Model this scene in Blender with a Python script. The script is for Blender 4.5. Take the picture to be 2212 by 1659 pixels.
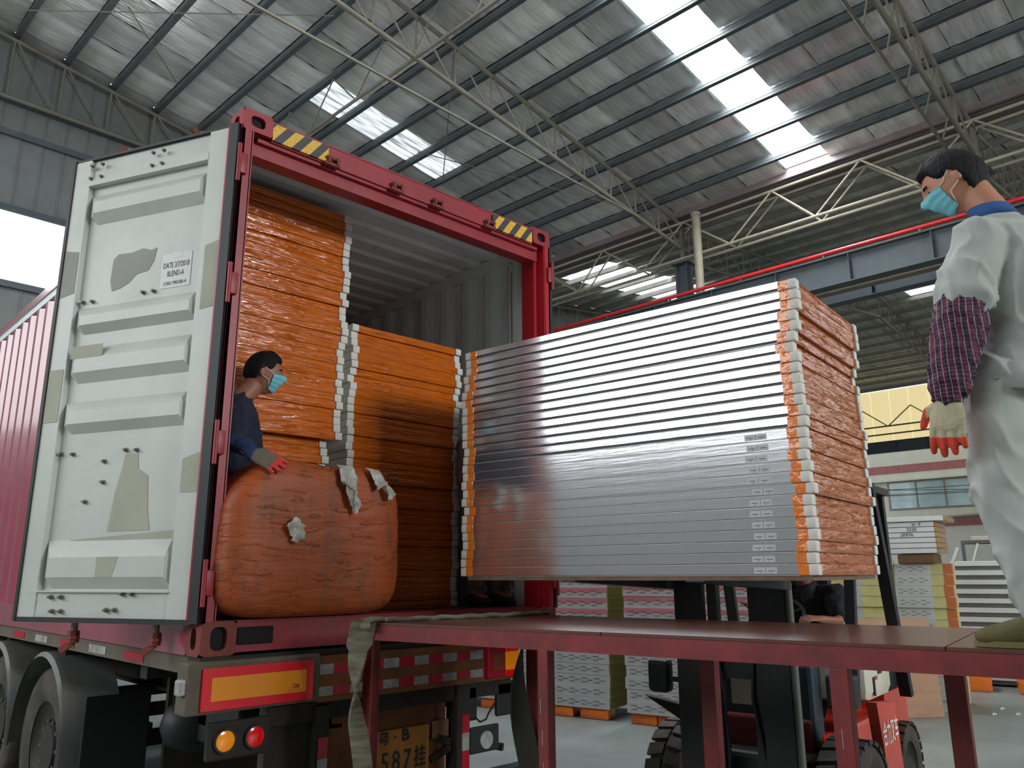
import bpy, bmesh, math, random
from mathutils import Vector, Matrix, Quaternion, noise
from math import sin, cos, pi, radians, sqrt, atan2
random.seed(7)
for o in list(bpy.data.objects): bpy.data.objects.remove(o)
scn = bpy.context.scene
COL = scn.collection

# ------------------------------------------------------------------ camera
cam_d = bpy.data.cameras.new('camera'); cam = bpy.data.objects.new('camera', cam_d); COL.objects.link(cam)
F_PX, YAW, PITCH, ROLL = 1717.0, 0.768485, 0.234667, -0.00463213
CAMP = Vector((-1.66857659, -3.83723481, 1.65557772))
fw = Vector((sin(YAW)*cos(PITCH), cos(YAW)*cos(PITCH), sin(PITCH)))
rt = Vector((cos(YAW), -sin(YAW), 0)); up = rt.cross(fw)
r2 = cos(ROLL)*rt + sin(ROLL)*up; u2 = -sin(ROLL)*rt + cos(ROLL)*up
Mx = Matrix((r2, u2, -fw)).transposed().to_4x4(); Mx.translation = CAMP
cam.matrix_world = Mx
cam_d.sensor_fit = 'HORIZONTAL'; cam_d.sensor_width = 36.0
cam_d.lens = F_PX/2212*36.0; cam_d.clip_start = .05; cam_d.clip_end = 400
scn.camera = cam

# ------------------------------------------------------------------ building frame
PHI = -0.02751090719
BO = Vector((7.80747924, 9.07827505, 0)); ZR = 14.2363; SR = 0.15075
BEX = Vector((cos(PHI), -sin(PHI), 0)); BEY = Vector((sin(PHI), cos(PHI), 0))
def BW(x, y, z): return BO + BEX*x + BEY*y + Vector((0, 0, z))
BROT = -PHI

# ------------------------------------------------------------------ light
W = bpy.data.worlds.new('sky'); scn.world = W; W.use_nodes = True
bg = W.node_tree.nodes['Background']; bg.inputs[0].default_value = (0.90, 0.97, 1.0, 1); bg.inputs[1].default_value = 1.35
def area(name, loc, rot, sx, sy, power, col=(1, 1, 1)):
    l = bpy.data.lights.new(name, 'AREA'); l.shape = 'RECTANGLE'; l.size = sx; l.size_y = sy; l.energy = power; l.color = col
    o = bpy.data.objects.new(name, l); COL.objects.link(o); o.location = loc; o.rotation_euler = rot; return o
# daylight coming in through the roof light strips and the wall openings (each lies just inside its own opening, except the added fill)
sl = math.atan(SR)
LIGHTS = []
area('skylight_daylight', BW(-1.0, -4.375, ZR + SR*1.0 + .30), (0, sl, BROT), 24.0, 1.15, 2400, (.93, .98, 1))
area('skylight_daylight', BW(18.0, 4.2, 13.9), (0, -math.atan(.12), BROT), 12.0, 1.3, 900, (.95, .99, 1))
area('opening_daylight', BW(-24.2, -2.0, 8.6), (0, radians(-90), BROT), 5.6, 22.0, 1650, (.96, .985, 1))
area('opening_daylight', BW(-13.8, 9.0, 9.65), (radians(-90), 0, BROT), 20.4, 1.9, 700, (.93, .98, 1))
area('glint_fill', BW(-2.5, -29.5, 7.5), (radians(90), 0, BROT), 6.0, 4.5, 2200, (.97, .99, 1))  # added fill before the closed front wall, placed for glints on the film
scn.view_settings.view_transform = 'Standard'; scn.view_settings.look = 'None'
scn.view_settings.gamma = 1; scn.view_settings.use_curve_mapping = False
scn.view_settings.exposure = 0.2

# ------------------------------------------------------------------ materials
def lin(c):
    c = c/255.0
    return c/12.92 if c <= .04045 else ((c+.055)/1.055)**2.4
def rgb(c): return (lin(c[0]), lin(c[1]), lin(c[2]), 1)
MATS = {}
def M(name, col, rough=.55, metal=0., var=.12, vs=3., bump=0., bs=25., st=(1, 1, 1), dirt=None, df=.35, ds=1.5, coat=0., spec=.5, emis=None, es=0., trans=0.):
    if name in MATS: return MATS[name]
    m = bpy.data.materials.new(name); m.use_nodes = True; nt = m.node_tree; N = nt.nodes; L = nt.links
    b = N['Principled BSDF']; b.inputs['Roughness'].default_value = rough; b.inputs['Metallic'].default_value = metal
    b.inputs['Coat Weight'].default_value = coat; b.inputs['Specular IOR Level'].default_value = spec
    b.inputs['Coat Roughness'].default_value = .08
    tc = N.new('ShaderNodeTexCoord'); mp = N.new('ShaderNodeMapping'); mp.inputs['Scale'].default_value = st
    L.new(tc.outputs['Object'], mp.inputs[0])
    c = rgb(col)
    n1 = N.new('ShaderNodeTexNoise'); n1.inputs['Scale'].default_value = vs; n1.inputs['Detail'].default_value = 5; L.new(mp.outputs[0], n1.inputs['Vector'])
    mix = N.new('ShaderNodeMix'); mix.data_type = 'RGBA'
    mix.inputs['A'].default_value = [max(0, x*(1-var)) for x in c[:3]]+[1]; mix.inputs['B'].default_value = [min(1, x*(1+var)) for x in c[:3]]+[1]
    rmp = N.new('ShaderNodeMapRange'); rmp.inputs['From Min'].default_value = .3; rmp.inputs['From Max'].default_value = .7
    L.new(n1.outputs[0], rmp.inputs[0]); L.new(rmp.outputs[0], mix.inputs['Factor']); out = mix.outputs['Result']
    if dirt:
        n2 = N.new('ShaderNodeTexNoise'); n2.inputs['Scale'].default_value = ds; n2.inputs['Detail'].default_value = 8; n2.inputs['Roughness'].default_value = .65
        L.new(mp.outputs[0], n2.inputs['Vector'])
        r = N.new('ShaderNodeMapRange'); r.inputs['From Min'].default_value = 1-df-.28; r.inputs['From Max'].default_value = 1-df+.12
        L.new(n2.outputs[0], r.inputs[0])
        m2 = N.new('ShaderNodeMix'); m2.data_type = 'RGBA'; L.new(r.outputs[0], m2.inputs['Factor']); L.new(out, m2.inputs['A']); m2.inputs['B'].default_value = rgb(dirt)
        out = m2.outputs['Result']
    L.new(out, b.inputs['Base Color'])
    if bump:
        n3 = N.new('ShaderNodeTexNoise'); n3.inputs['Scale'].default_value = bs; n3.inputs['Detail'].default_value = 4; L.new(mp.outputs[0], n3.inputs['Vector'])
        bp = N.new('ShaderNodeBump'); bp.inputs['Strength'].default_value = bump; bp.inputs['Distance'].default_value = .02
        L.new(n3.outputs[0], bp.inputs['Height']); L.new(bp.outputs[0], b.inputs['Normal'])
    if emis: b.inputs['Emission Color'].default_value = rgb(emis); b.inputs['Emission Strength'].default_value = es
    MATS[name] = m; return m

def film(name, col, col2, st, scale=9., rough=.16, bump=.5, dist=.5, rot=12, coat=.6, spec=.5):
    """glossy wrinkled plastic film: ridged streaks stretched along one axis"""
    m = M(name, col, rough=rough, var=.10, vs=2.0, spec=spec, coat=coat)
    nt = m.node_tree; N = nt.nodes; L = nt.links; b = N['Principled BSDF']
    tc = N.new('ShaderNodeTexCoord'); mp = N.new('ShaderNodeMapping'); mp.inputs['Scale'].default_value = st; mp.inputs['Rotation'].default_value = (0, radians(rot), 0)
    L.new(tc.outputs['Object'], mp.inputs[0])
    oi = N.new('ShaderNodeObjectInfo'); ad = N.new('ShaderNodeVectorMath'); ad.operation = 'MULTIPLY_ADD'
    L.new(mp.outputs[0], ad.inputs[0]); ad.inputs[1].default_value = (1, 1, 1)
    sc = N.new('ShaderNodeVectorMath'); sc.operation = 'SCALE'; sc.inputs[0].default_value = (37, 11, 23); L.new(oi.outputs['Random'], sc.inputs['Scale']); L.new(sc.outputs[0], ad.inputs[2])
    nz = N.new('ShaderNodeTexNoise')
    nz.inputs['Scale'].default_value = scale; nz.inputs['Detail'].default_value = 3; L.new(ad.outputs[0], nz.inputs['Vector'])
    nz.inputs['Distortion'].default_value = dist
    nz2 = N.new('ShaderNodeTexNoise'); nz2.inputs['Scale'].default_value = scale*2.3; nz2.inputs['Detail'].default_value = 4; nz2.inputs['Distortion'].default_value = dist*.6; L.new(ad.outputs[0], nz2.inputs['Vector'])
    cr = N.new('ShaderNodeMapRange'); cr.interpolation_type = 'SMOOTHSTEP'; cr.inputs[1].default_value = .585; cr.inputs[2].default_value = .66; cr.inputs[4].default_value = .55; L.new(nz2.outputs[0], cr.inputs[0])
    sm = N.new('ShaderNodeMath'); sm.operation = 'MULTIPLY_ADD'; L.new(nz.outputs[0], sm.inputs[0]); sm.inputs[1].default_value = .8; L.new(cr.outputs[0], sm.inputs[2])
    bp = N.new('ShaderNodeBump'); bp.inputs['Strength'].default_value = bump; bp.inputs['Distance'].default_value = .03
    L.new(sm.outputs[0], bp.inputs['Height']); L.new(bp.outputs[0], b.inputs['Normal']); L.new(bp.outputs[0], b.inputs['Coat Normal'])
    return m

def stripes_mat(name, c1, c2, axis, period, duty=.5, skew=0., rough=.5, c3=None):
    """flat printed stripes along an object axis (x,y,z -> 0,1,2); skew mixes in z"""
    m = bpy.data.materials.new(name); m.use_nodes = True; nt = m.node_tree; N = nt.nodes; L = nt.links; b = N['Principled BSDF']
    b.inputs['Roughness'].default_value = rough
    tc = N.new('ShaderNodeTexCoord'); sp = N.new('ShaderNodeSeparateXYZ'); L.new(tc.outputs['Object'], sp.inputs[0])
    ma = N.new('ShaderNodeMath'); ma.operation = 'MULTIPLY_ADD'; L.new(sp.outputs[2], ma.inputs[0]); ma.inputs[1].default_value = skew; L.new(sp.outputs[axis], ma.inputs[2])
    dv = N.new('ShaderNodeMath'); dv.operation = 'DIVIDE'; L.new(ma.outputs[0], dv.inputs[0]); dv.inputs[1].default_value = period
    fl = N.new('ShaderNodeMath'); fl.operation = 'FLOORED_MODULO'; L.new(dv.outputs[0], fl.inputs[0]); fl.inputs[1].default_value = 1
    lt = N.new('ShaderNodeMath'); lt.operation = 'LESS_THAN'; L.new(fl.outputs[0], lt.inputs[0]); lt.inputs[1].default_value = duty
    mx = N.new('ShaderNodeMix'); mx.data_type = 'RGBA'; L.new(lt.outputs[0], mx.inputs['Factor']); mx.inputs['A'].default_value = rgb(c1); mx.inputs['B'].default_value = rgb(c2)
    nz = N.new('ShaderNodeTexNoise'); nz.inputs['Scale'].default_value = 14; nz.inputs['Detail'].default_value = 6
    rm = N.new('ShaderNodeMapRange'); rm.inputs[1].default_value = .5; rm.inputs[2].default_value = .75; rm.inputs[4].default_value = .6; L.new(nz.outputs[0], rm.inputs[0])
    m2 = N.new('ShaderNodeMix'); m2.data_type = 'RGBA'; L.new(rm.outputs[0], m2.inputs['Factor']); L.new(mx.outputs['Result'], m2.inputs['A']); m2.inputs['B'].default_value = rgb(c3 or (60, 52, 46))
    L.new(m2.outputs['Result'], b.inputs['Base Color']); return m

# ------------------------------------------------------------------ mesh builder
class MB:
    def __init__(s): s.v = []; s.f = []; s.m = []
    def add(s, vs, fs, mi=0):
        b = len(s.v); s.v += [Vector(v) for v in vs]; s.f += [tuple(i+b for i in f) for f in fs]; s.m += [mi]*len(fs); return s
    def box(s, lo, hi, mi=0):
        x0, y0, z0 = lo; x1, y1, z1 = hi
        return s.add([(x0,y0,z0),(x1,y0,z0),(x1,y1,z0),(x0,y1,z0),(x0,y0,z1),(x1,y0,z1),(x1,y1,z1),(x0,y1,z1)],
                     [(0,3,2,1),(4,5,6,7),(0,1,5,4),(1,2,6,5),(2,3,7,6),(3,0,4,7)], mi)
    def bbox(s, lo, hi, b=.006, mi=0):
        """box with chamfered edges"""
        bm = bmesh.new(); c = [(a+d)/2 for a, d in zip(lo, hi)]; e = [abs(d-a) for a, d in zip(lo, hi)]
        bmesh.ops.create_cube(bm, size=1, matrix=Matrix.Translation(c) @ Matrix.Diagonal((*e, 1)))
        bmesh.ops.bevel(bm, geom=bm.edges[:], offset=min(b, min(e)*.45), segments=2, affect='EDGES', profile=.5)
        return s.bm(bm, mi)
    def bm(s, bm, mi=0):
        bm.verts.ensure_lookup_table(); bm.verts.index_update()
        s.add([v.co.copy() for v in bm.verts], [tuple(v.index for v in f.verts) for f in bm.faces], mi); bm.free(); return s
    def beam(s, p0, p1, w, h, upv=(0, 0, 1), mi=0):
        p0 = Vector(p0); p1 = Vector(p1); d = (p1-p0).normalized(); u = Vector(upv)
        if abs(d.dot(u)) > .98: u = Vector((1, 0, 0))
        a = d.cross(u).normalized()*w/2; b = a.cross(d).normalized()*h/2
        vs = [p+i*a+j*b for p in (p0, p1) for i, j in ((-1,-1),(1,-1),(1,1),(-1,1))]
        return s.add(vs, [(0,1,2,3),(7,6,5,4),(0,4,5,1),(1,5,6,2),(2,6,7,3),(3,7,4,0)], mi)
    def ibeam(s, p0, p1, w, h, t=.02, tw=.012, mi=0):
        p0 = Vector(p0); p1 = Vector(p1); d = (p1-p0).normalized(); u = Vector((0,0,1))
        if abs(d.z) > .9: u = Vector((0,1,0))
        s.beam(p0+u*(h/2-t/2), p1+u*(h/2-t/2), w, t, u, mi); s.beam(p0-u*(h/2-t/2), p1-u*(h/2-t/2), w, t, u, mi); return s.beam(p0, p1, tw, h-2*t, u, mi)
    def tube(s, p0, p1, r, n=10, r1=None, mi=0):
        return s.loft([p0, p1], [(r, r), (r1 or r,)*2], n, mi, caps=False)
    def path(s, pts, r, n=8, mi=0): return s.loft(pts, [(r, r)]*len(pts), n, mi, caps=False)
    def loft(s, pts, rad, n=14, mi=0, side=None, caps=True):
        pts = [Vector(p) for p in pts]; P = []; R = []
        if caps:
            d0 = (pts[0]-pts[1]).normalized(); d1 = (pts[-1]-pts[-2]).normalized()
            a = rad[0]; b = rad[-1]; ma = min(a); mb_ = min(b)
            P = [pts[0]+d0*ma*.95, pts[0]+d0*ma*.7]+pts+[pts[-1]+d1*mb_*.7, pts[-1]+d1*mb_*.95]
            R = [(a[0]*.25, a[1]*.25), (a[0]*.7, a[1]*.7)]+list(rad)+[(b[0]*.7, b[1]*.7), (b[0]*.25, b[1]*.25)]
        else: P = pts; R = list(rad)
        sd = Vector(side) if side else None; vs = []; pa = None
        for i, p in enumerate(P):
            d = (P[min(i+1, len(P)-1)]-P[max(i-1, 0)]).normalized()
            if sd is not None: a = (sd-d*sd.dot(d)).normalized()
            elif pa is not None: a = (pa-d*pa.dot(d)).normalized()
            else:
                t = Vector((0,0,1)) if abs(d.z) < .9 else Vector((1,0,0)); a = d.cross(t).normalized()
            pa = a; b = d.cross(a).normalized()
            for k in range(n):
                t = 2*pi*k/n; vs.append(p+a*cos(t)*R[i][0]+b*sin(t)*R[i][1])
        fs = []
        for i in range(len(P)-1):
            for k in range(n): fs.append((i*n+k, i*n+(k+1) % n, (i+1)*n+(k+1) % n, (i+1)*n+k))
        fs.append(tuple(range(n-1, -1, -1))); fs.append(tuple((len(P)-1)*n+k for k in range(n)))
        return s.add(vs, fs, mi)
    def grid(s, fn, nu, nv, mi=0, closed_u=False):
        vs = [fn(i/nu, j/nv) for j in range(nv+1) for i in range(nu+1)]
        fs = [(j*(nu+1)+i, j*(nu+1)+i+1, (j+1)*(nu+1)+i+1, (j+1)*(nu+1)+i) for j in range(nv) for i in range(nu)]
        return s.add(vs, fs, mi)
    def prism(s, poly, a, b, axis=1, mi=0):
        """polygon in the two other axes, extruded along axis from a to b"""
        def P(p, t):
            q = [0, 0, 0]; o = [i for i in range(3) if i != axis]; q[o[0]] = p[0]; q[o[1]] = p[1]; q[axis] = t; return q
        n = len(poly); vs = [P(p, a) for p in poly]+[P(p, b) for p in poly]
        fs = [tuple(range(n)), tuple(range(2*n-1, n-1, -1))]+[(i, (i+1) % n+0, (i+1) % n+n, i+n) for i in range(n)]
        return s.add(vs, fs, mi)
    def disc(s, c, r, axis, t, n=20, mi=0, r_in=0):
        c = Vector(c); ax = Vector([0,0,0]); ax[axis] = 1
        if r_in:
            o = [Vector((0,0,0)) for _ in range(2)]; i1, i2 = [i for i in range(3) if i != axis]
            vs = []
            for tt in (-t/2, t/2):
                for rr in (r, r_in):
                    for k in range(n):
                        v = c+ax*tt; v[i1] += rr*cos(2*pi*k/n); v[i2] += rr*sin(2*pi*k/n); vs.append(v)
            fs = []
            for k in range(n):
                k2 = (k+1) % n
                fs += [(k, k2, n+k2, n+k), (2*n+k, 3*n+k, 3*n+k2, 2*n+k2), (k, 2*n+k, 2*n+k2, k2), (n+k, n+k2, 3*n+k2, 3*n+k)]
            return s.add(vs, fs, mi)
        return s.loft([c-ax*t/2, c+ax*t/2], [(r, r)]*2, n, mi, caps=False)
    def holeplate(s, c, w, h, hw, hh, ax_u, ax_v, depth, mi=0, mi2=1, n=24):
        """plate w x h around centre c (spanned by ax_u, ax_v) with an oval hole hw x hh and a tunnel of given depth along -normal"""
        c = Vector(c); U = Vector(ax_u); V = Vector(ax_v); Nn = U.cross(V)
        out = []; inn = []; bk = []
        for k in range(n):
            t = 2*pi*(k+.5)/n; x, y = cos(t), sin(t); m = max(abs(x)/(w/2), abs(y)/(h/2)); out.append(c+U*x/m+V*y/m)
            q = (abs(x)**3+abs(y)**3)**(-1/3)
            inn.append(c+U*x*q*hw/2*1.0+V*y*q*hh/2); bk.append(c+U*x*q*hw/2+V*y*q*hh/2-Nn*depth)
        s.add(out+inn, [(k, (k+1) % n, n+(k+1) % n, n+k) for k in range(n)], mi)
        s.add(inn+bk, [(k, (k+1) % n, n+(k+1) % n, n+k) for k in range(n)], mi)
        s.add(bk, [tuple(range(n))], mi2); return s
    def xf(s, mt, i0=0):
        for i in range(i0, len(s.v)): s.v[i] = mt @ s.v[i]
        return s

def mesh_of(mb, mats, smooth=False, off=None):
    me = bpy.data.meshes.new('mesh'); off = Vector(off) if off is not None else Vector((0,0,0))
    me.from_pydata([tuple(v-off) for v in mb.v], [], mb.f)
    mats = mats if isinstance(mats, (list, tuple)) else [mats]
    for m in mats: me.materials.append(m)
    if len(mats) > 1:
        for p, i in zip(me.polygons, mb.m): p.material_index = i
    bm = bmesh.new(); bm.from_mesh(me); bmesh.ops.recalc_face_normals(bm, faces=bm.faces[:]); bm.to_mesh(me); bm.free()
    if smooth:
        for p in me.polygons: p.use_smooth = True
        if smooth != 'all': me.set_sharp_from_angle(angle=radians(smooth if smooth is not True else 40))
    return me
def thing(name, label, cat, loc=(0,0,0), rotz=0., group=None, kind=None):
    o = bpy.data.objects.new(name, None); COL.objects.link(o); o.location = loc; o.rotation_euler = (0, 0, rotz); o.empty_display_size = .1
    if label: o['label'] = label
    if cat: o['category'] = cat
    if group: o['group'] = group
    if kind: o['kind'] = kind
    return o
def part(name, mb, mats, parent=None, smooth=False, label=None, kind=None, off=None, cat=None, group=None, loc=None):
    me = mb if isinstance(mb, bpy.types.Mesh) else mesh_of(mb, mats, smooth, off)
    o = bpy.data.objects.new(name, me); COL.objects.link(o)
    if parent is not None: o.parent = parent
    if loc is not None: o.location = loc
    for k, v in (('label', label), ('kind', kind), ('category', cat), ('group', group)):
        if v: o[k] = v
    return o
def solo(name, mb, mats, label, cat, smooth=False, group=None, kind=None, base=None):
    """a top-level thing made of one mesh; its origin goes to its base"""
    if base is None:
        xs = [v.x for v in mb.v]; ys = [v.y for v in mb.v]; zs = [v.z for v in mb.v]; base = Vector(((min(xs)+max(xs))/2, (min(ys)+max(ys))/2, min(zs)))
    return part(name, mb, mats, None, smooth, label, kind, base, cat, group, base)
def dup(root, loc=None, rotz=None, label=None, mats=None):
    r = root.copy(); COL.objects.link(r)
    if loc is not None: r.location = loc
    if rotz is not None: r.rotation_euler = (0, 0, rotz)
    if label: r['label'] = label
    for ch in list(root.children):
        c = ch.copy(); COL.objects.link(c); c.parent = r
        for g in list(ch.children):
            d = g.copy(); COL.objects.link(d); d.parent = c
    return r
def text_part(name, s, size, mat, parent, mt, extrude=.0008, align='CENTER', label=None, bold=0.):
    cu = bpy.data.curves.new('t', 'FONT'); cu.body = s; cu.size = size; cu.align_x = align; cu.align_y = 'CENTER'; cu.extrude = extrude; cu.offset = bold
    cu.resolution_u = 3
    o = bpy.data.objects.new('t', cu); COL.objects.link(o); bpy.context.view_layer.update()
    me = bpy.data.meshes.new_from_object(o.evaluated_get(bpy.context.evaluated_depsgraph_get())); bpy.data.objects.remove(o)
    me.transform(mt); me.materials.clear(); me.materials.append(mat)
    return part(name, me, None, parent, label=label)
def remeshed(name, mb, mats, parent, voxel=.01, smooth_it=4, fn=None, matfn=None, label=None, rel=None):
    me = mesh_of(mb, mats); o = bpy.data.objects.new(name, me); COL.objects.link(o)
    a = o.modifiers.new('r', 'REMESH'); a.mode = 'VOXEL'; a.voxel_size = voxel
    b = o.modifiers.new('s', 'SMOOTH'); b.iterations = smooth_it; b.factor = .6
    bpy.context.view_layer.update()
    me2 = bpy.data.meshes.new_from_object(o.evaluated_get(bpy.context.evaluated_depsgraph_get())); bpy.data.objects.remove(o)
    if fn:
        ns = [v.normal.copy() for v in me2.vertices]
        for v, nn in zip(me2.vertices, ns): v.co = v.co + nn*fn(v.co, nn)
    me2.materials.clear()
    for m in (mats if isinstance(mats, (list, tuple)) else [mats]): me2.materials.append(m)
    for p in me2.polygons:
        p.use_smooth = True; p.material_index = matfn(p.center, p.normal) if matfn else 0
    return part(name, me2, None, parent, label=label)

# ================================================================== materials list
m_foil = M('foil_insulation', (232, 232, 225), rough=.28, metal=.5, var=.32, vs=1.3, bump=.6, bs=5, st=(.5, 3.2, 1), dirt=(150, 144, 132), df=.22, ds=.7)  # streaky colour also carries the white reflection patches of the foil
def add_random(m, amt=.25):
    nt = m.node_tree; N = nt.nodes; L = nt.links; b = N['Principled BSDF']; src = b.inputs['Base Color'].links[0].from_socket
    oi = N.new('ShaderNodeObjectInfo'); mr = N.new('ShaderNodeMapRange'); mr.inputs[3].default_value = 1-amt; mr.inputs[4].default_value = 1+amt; L.new(oi.outputs['Random'], mr.inputs[0])
    hs = N.new('ShaderNodeHueSaturation'); L.new(src, hs.inputs['Color']); L.new(mr.outputs[0], hs.inputs['Value']); L.new(hs.outputs[0], b.inputs['Base Color'])
add_random(m_foil, .3)  # tone per panel stands in for differing reflections
m_purlin = M('purlin_steel', (70, 77, 80), rough=.6, metal=.0, var=.15)
m_truss = M('truss_paint', (112, 110, 98), rough=.55, var=.2, vs=2, dirt=(104, 92, 74), df=.3)
m_girder = M('girder_paint', (74, 83, 90), rough=.5, var=.1, dirt=(90, 84, 74), df=.2)
m_gutter = M('gutter_paint', (118, 105, 108), rough=.55, var=.1, dirt=(100, 78, 60), df=.28)
m_cream = M('cream_paint', (160, 153, 134), rough=.6)
m_clad = M('wall_cladding', (112, 118, 116), rough=.55, var=.08, metal=.1)
m_rail = M('rail_steel', (134, 124, 108), rough=.5, metal=.4)
m_foil2 = M('foil_insulation_second', (228, 224, 212), rough=.45, metal=.08, var=.2, vs=1.1, bump=.5, bs=5, st=(.5, 3.2, 1), dirt=(176, 160, 128), df=.3, ds=.7)
m_purlin2 = M('purlin_steel_pale', (140, 140, 134), rough=.6)
m_redpipe = M('red_pipe_paint', (200, 30, 38), rough=.35)
m_yellow = M('yellow_translucent', (236, 220, 170), rough=.5, var=.05, emis=(252, 232, 176), es=.62)
m_sky_panel = M('translucent_roof_sheet', (240, 244, 244), rough=.4, var=.02, emis=(246, 251, 255), es=2.2)
m_foil_glow = M('foil_glow_streaks', (200, 206, 206), rough=.4, var=.3, vs=2, st=(.6, 4, 1), emis=(225, 235, 240), es=.9)  # streaked glow put in for bright reflections on the foil
def streak_emission(m, lo, hi):
    nt = m.node_tree; N = nt.nodes; L = nt.links; b = N['Principled BSDF']; tc = N.new('ShaderNodeTexCoord'); mp = N.new('ShaderNodeMapping'); mp.inputs['Scale'].default_value = (.35, 3.4, 1); L.new(tc.outputs['Object'], mp.inputs[0])
    n = N.new('ShaderNodeTexNoise'); n.inputs['Scale'].default_value = 2.4; n.inputs['Detail'].default_value = 6; L.new(mp.outputs[0], n.inputs['Vector']); r = N.new('ShaderNodeMapRange'); r.inputs[1].default_value = .38; r.inputs[2].default_value = .62; r.inputs[3].default_value = lo; r.inputs[4].default_value = hi
    L.new(n.outputs[0], r.inputs[0]); L.new(r.outputs[0], b.inputs['Emission Strength'])
streak_emission(m_foil_glow, .25, 1.2)
m_floor = M('floor_concrete', (126, 134, 131), rough=.42, var=.1, vs=1.2, bump=.05, bs=30, dirt=(98, 106, 104), df=.3, ds=.8)
m_facade = M('facade_plaster', (178, 178, 169), rough=.8, var=.05, dirt=(150, 146, 132), df=.2)
m_stripe = M('facade_stripe', (136, 82, 84), rough=.8)
m_glass = M('window_glass', (150, 172, 178), rough=.08, var=.25, vs=.5, spec=.8)
m_frame = M('window_frame', (120, 112, 104), rough=.5)
m_black = M('black_rubber', (22, 24, 25), rough=.55)
m_wire = M('wire', (40, 40, 42), rough=.6)

# ================================================================== floor and ground
fl = MB(); fl.box((-45, -45, -.2), (75, 45, 0)); part('floor', fl, m_floor, kind='structure')

# ================================================================== roof
def zr1(x): return ZR - SR*x if x > -13 else ZR + SR*13 + SR*(x+13)
RID2 = 28.0
def zr2(x): return 12.45 + .125*(x-11) if x < RID2 else 12.45+.125*(RID2-11) - .125*(x-RID2)
B0 = BW(0, 0, 0)
ceil = thing('ceiling', None, None, B0, BROT, kind='structure')
# purlins
for k in range(-19, 10):
    x = 1.2*k; mb = MB(); z = zr1(x)
    mb.beam((x, -30, z+.1), (x, 9.15, z+.1), .02, .19); mb.beam((x+.03, -30, z+.012), (x+.03, 9.15, z+.012), .125, .022); mb.beam((x+.03, -30, z+.188), (x+.03, 9.15, z+.188), .075, .022)
    mb.beam((x-.012, -30, z+.1), (x-.012, 9.15, z+.1), .012, .03)
    part('purlin', mb, m_purlin, ceil)
# foil blankets: one piece between two purlins and two seams
tile = MB()
def tf(u, v):
    x = u*1.16+.02; y = v*1.238+.006
    return (x, y, .235 - SR*x - .035*sin(pi*u)*(.6+.4*sin(pi*v)) - .03*(1-abs(2*u-1))**.5*0 + .012*noise.noise(Vector((x*3, y*5, 2))))
tile.grid(tf, 8, 8)
tile_me = [mesh_of(tile, m_foil, 'all')]
for s_ in (5.3, 9.1):
    tb = MB(); tb.grid(lambda u, v: (u*1.16+.02, v*1.238+.006, .235 - SR*(u*1.16+.02) - .045*sin(pi*u)*(.5+.5*sin(pi*v+s_)) + .016*noise.noise(Vector((u*4, v*6, s_)))), 8, 8); tile_me.append(mesh_of(tb, m_foil, 'all'))
def is_sky(x, j):
    if j == -1: return 1
    if j == 6 and 0 <= x <= 3: return 2
    return 0
rest = MB()
for k in range(-11, 10):
    for j in range(-24, 11):
        x = 1.2*k; y = -3.75+1.25*j
        if y > 9.1: continue
        near = -6 <= k and -8 <= j
        s_ = is_sky(k, j) if k > -11 else 0
        if s_ == 1 or (s_ == 2): continue
        if k == 9: pass
        if near:
            o = part('foil_panel', tile_me[(k*7+j*3) % 3], None, ceil, loc=(x, y, zr1(x)))
        else:
            rest.add([(x+.02, y+.01, zr1(x)+.235), (x+1.18, y+.01, zr1(x+1.2)+.235), (x+1.18, y+1.24, zr1(x+1.2)+.235), (x+.02, y+1.24, zr1(x)+.235)], [(0, 1, 2, 3)])
rest.add([(-24.6, -30, zr1(-24.6)+.24), (-13.15, -30, zr1(-13.15)+.24), (-13.15, 9.2, zr1(-13.15)+.24), (-24.6, 9.2, zr1(-24.6)+.24)], [(0, 1, 2, 3)])
part('foil_lining', rest, m_foil, ceil, kind='stuff')
# outer roof sheet above everything
top = MB()
for (ya, yb) in ((-30, -5.05), (-3.7, 9.3)):
    top.add([(-25, ya, zr1(-25)+.4), (-13, ya, zr1(-13)+.4), (-13, yb, zr1(-13)+.4), (-25, yb, zr1(-25)+.4)], [(0, 1, 2, 3)])
    top.add([(-13, ya, zr1(-13)+.4), (11, ya, zr1(11)+.4), (11, yb, zr1(11)+.4), (-13, yb, zr1(-13)+.4)], [(0, 1, 2, 3)])
part('roof_sheet', top, m_clad, ceil)
# translucent strips, then the foil glow panels
for k in range(-10, 9):
    x = 1.2*k; mb = MB(); mb.add([(x, -5.02, zr1(x)+.345), (x+1.19, -5.02, zr1(x+1.19)+.345), (x+1.19, -3.73, zr1(x+1.19)+.345), (x, -3.73, zr1(x)+.345)], [(0, 1, 2, 3)])
    part('skylight_panel', mb, m_sky_panel, ceil)
for k in range(0, 4):
    x = 1.2*k; mb = MB(); mb.grid(lambda u, v: (x+.01+u*1.18, 3.76+v*1.22, zr1(x+u*1.18)+.22-.02*sin(pi*u)), 4, 2)
    part('skylight_panel', mb, m_foil_glow, ceil)  # glowing pieces imitate the bright reflecting foil between purlins
# brace rods under the purlins
for a, b in (((-6.6, 7.96, 15.1), (-1.27, 1.46, 14.3)), ((-4.55, 5.22, 14.8), (-2.65, 6.9, 14.5)), ((3.2, 3.9, 13.6), (9.4, .05, 12.4)), ((1.2, .05, 13.9), (4.6, 4.4, 13.4)), ((-1.2, .05, 14.2), (-7.2, -8.3, 15.1))):
    part('brace_rod', MB().tube(a, b, .014, 6), m_truss, ceil)

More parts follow.
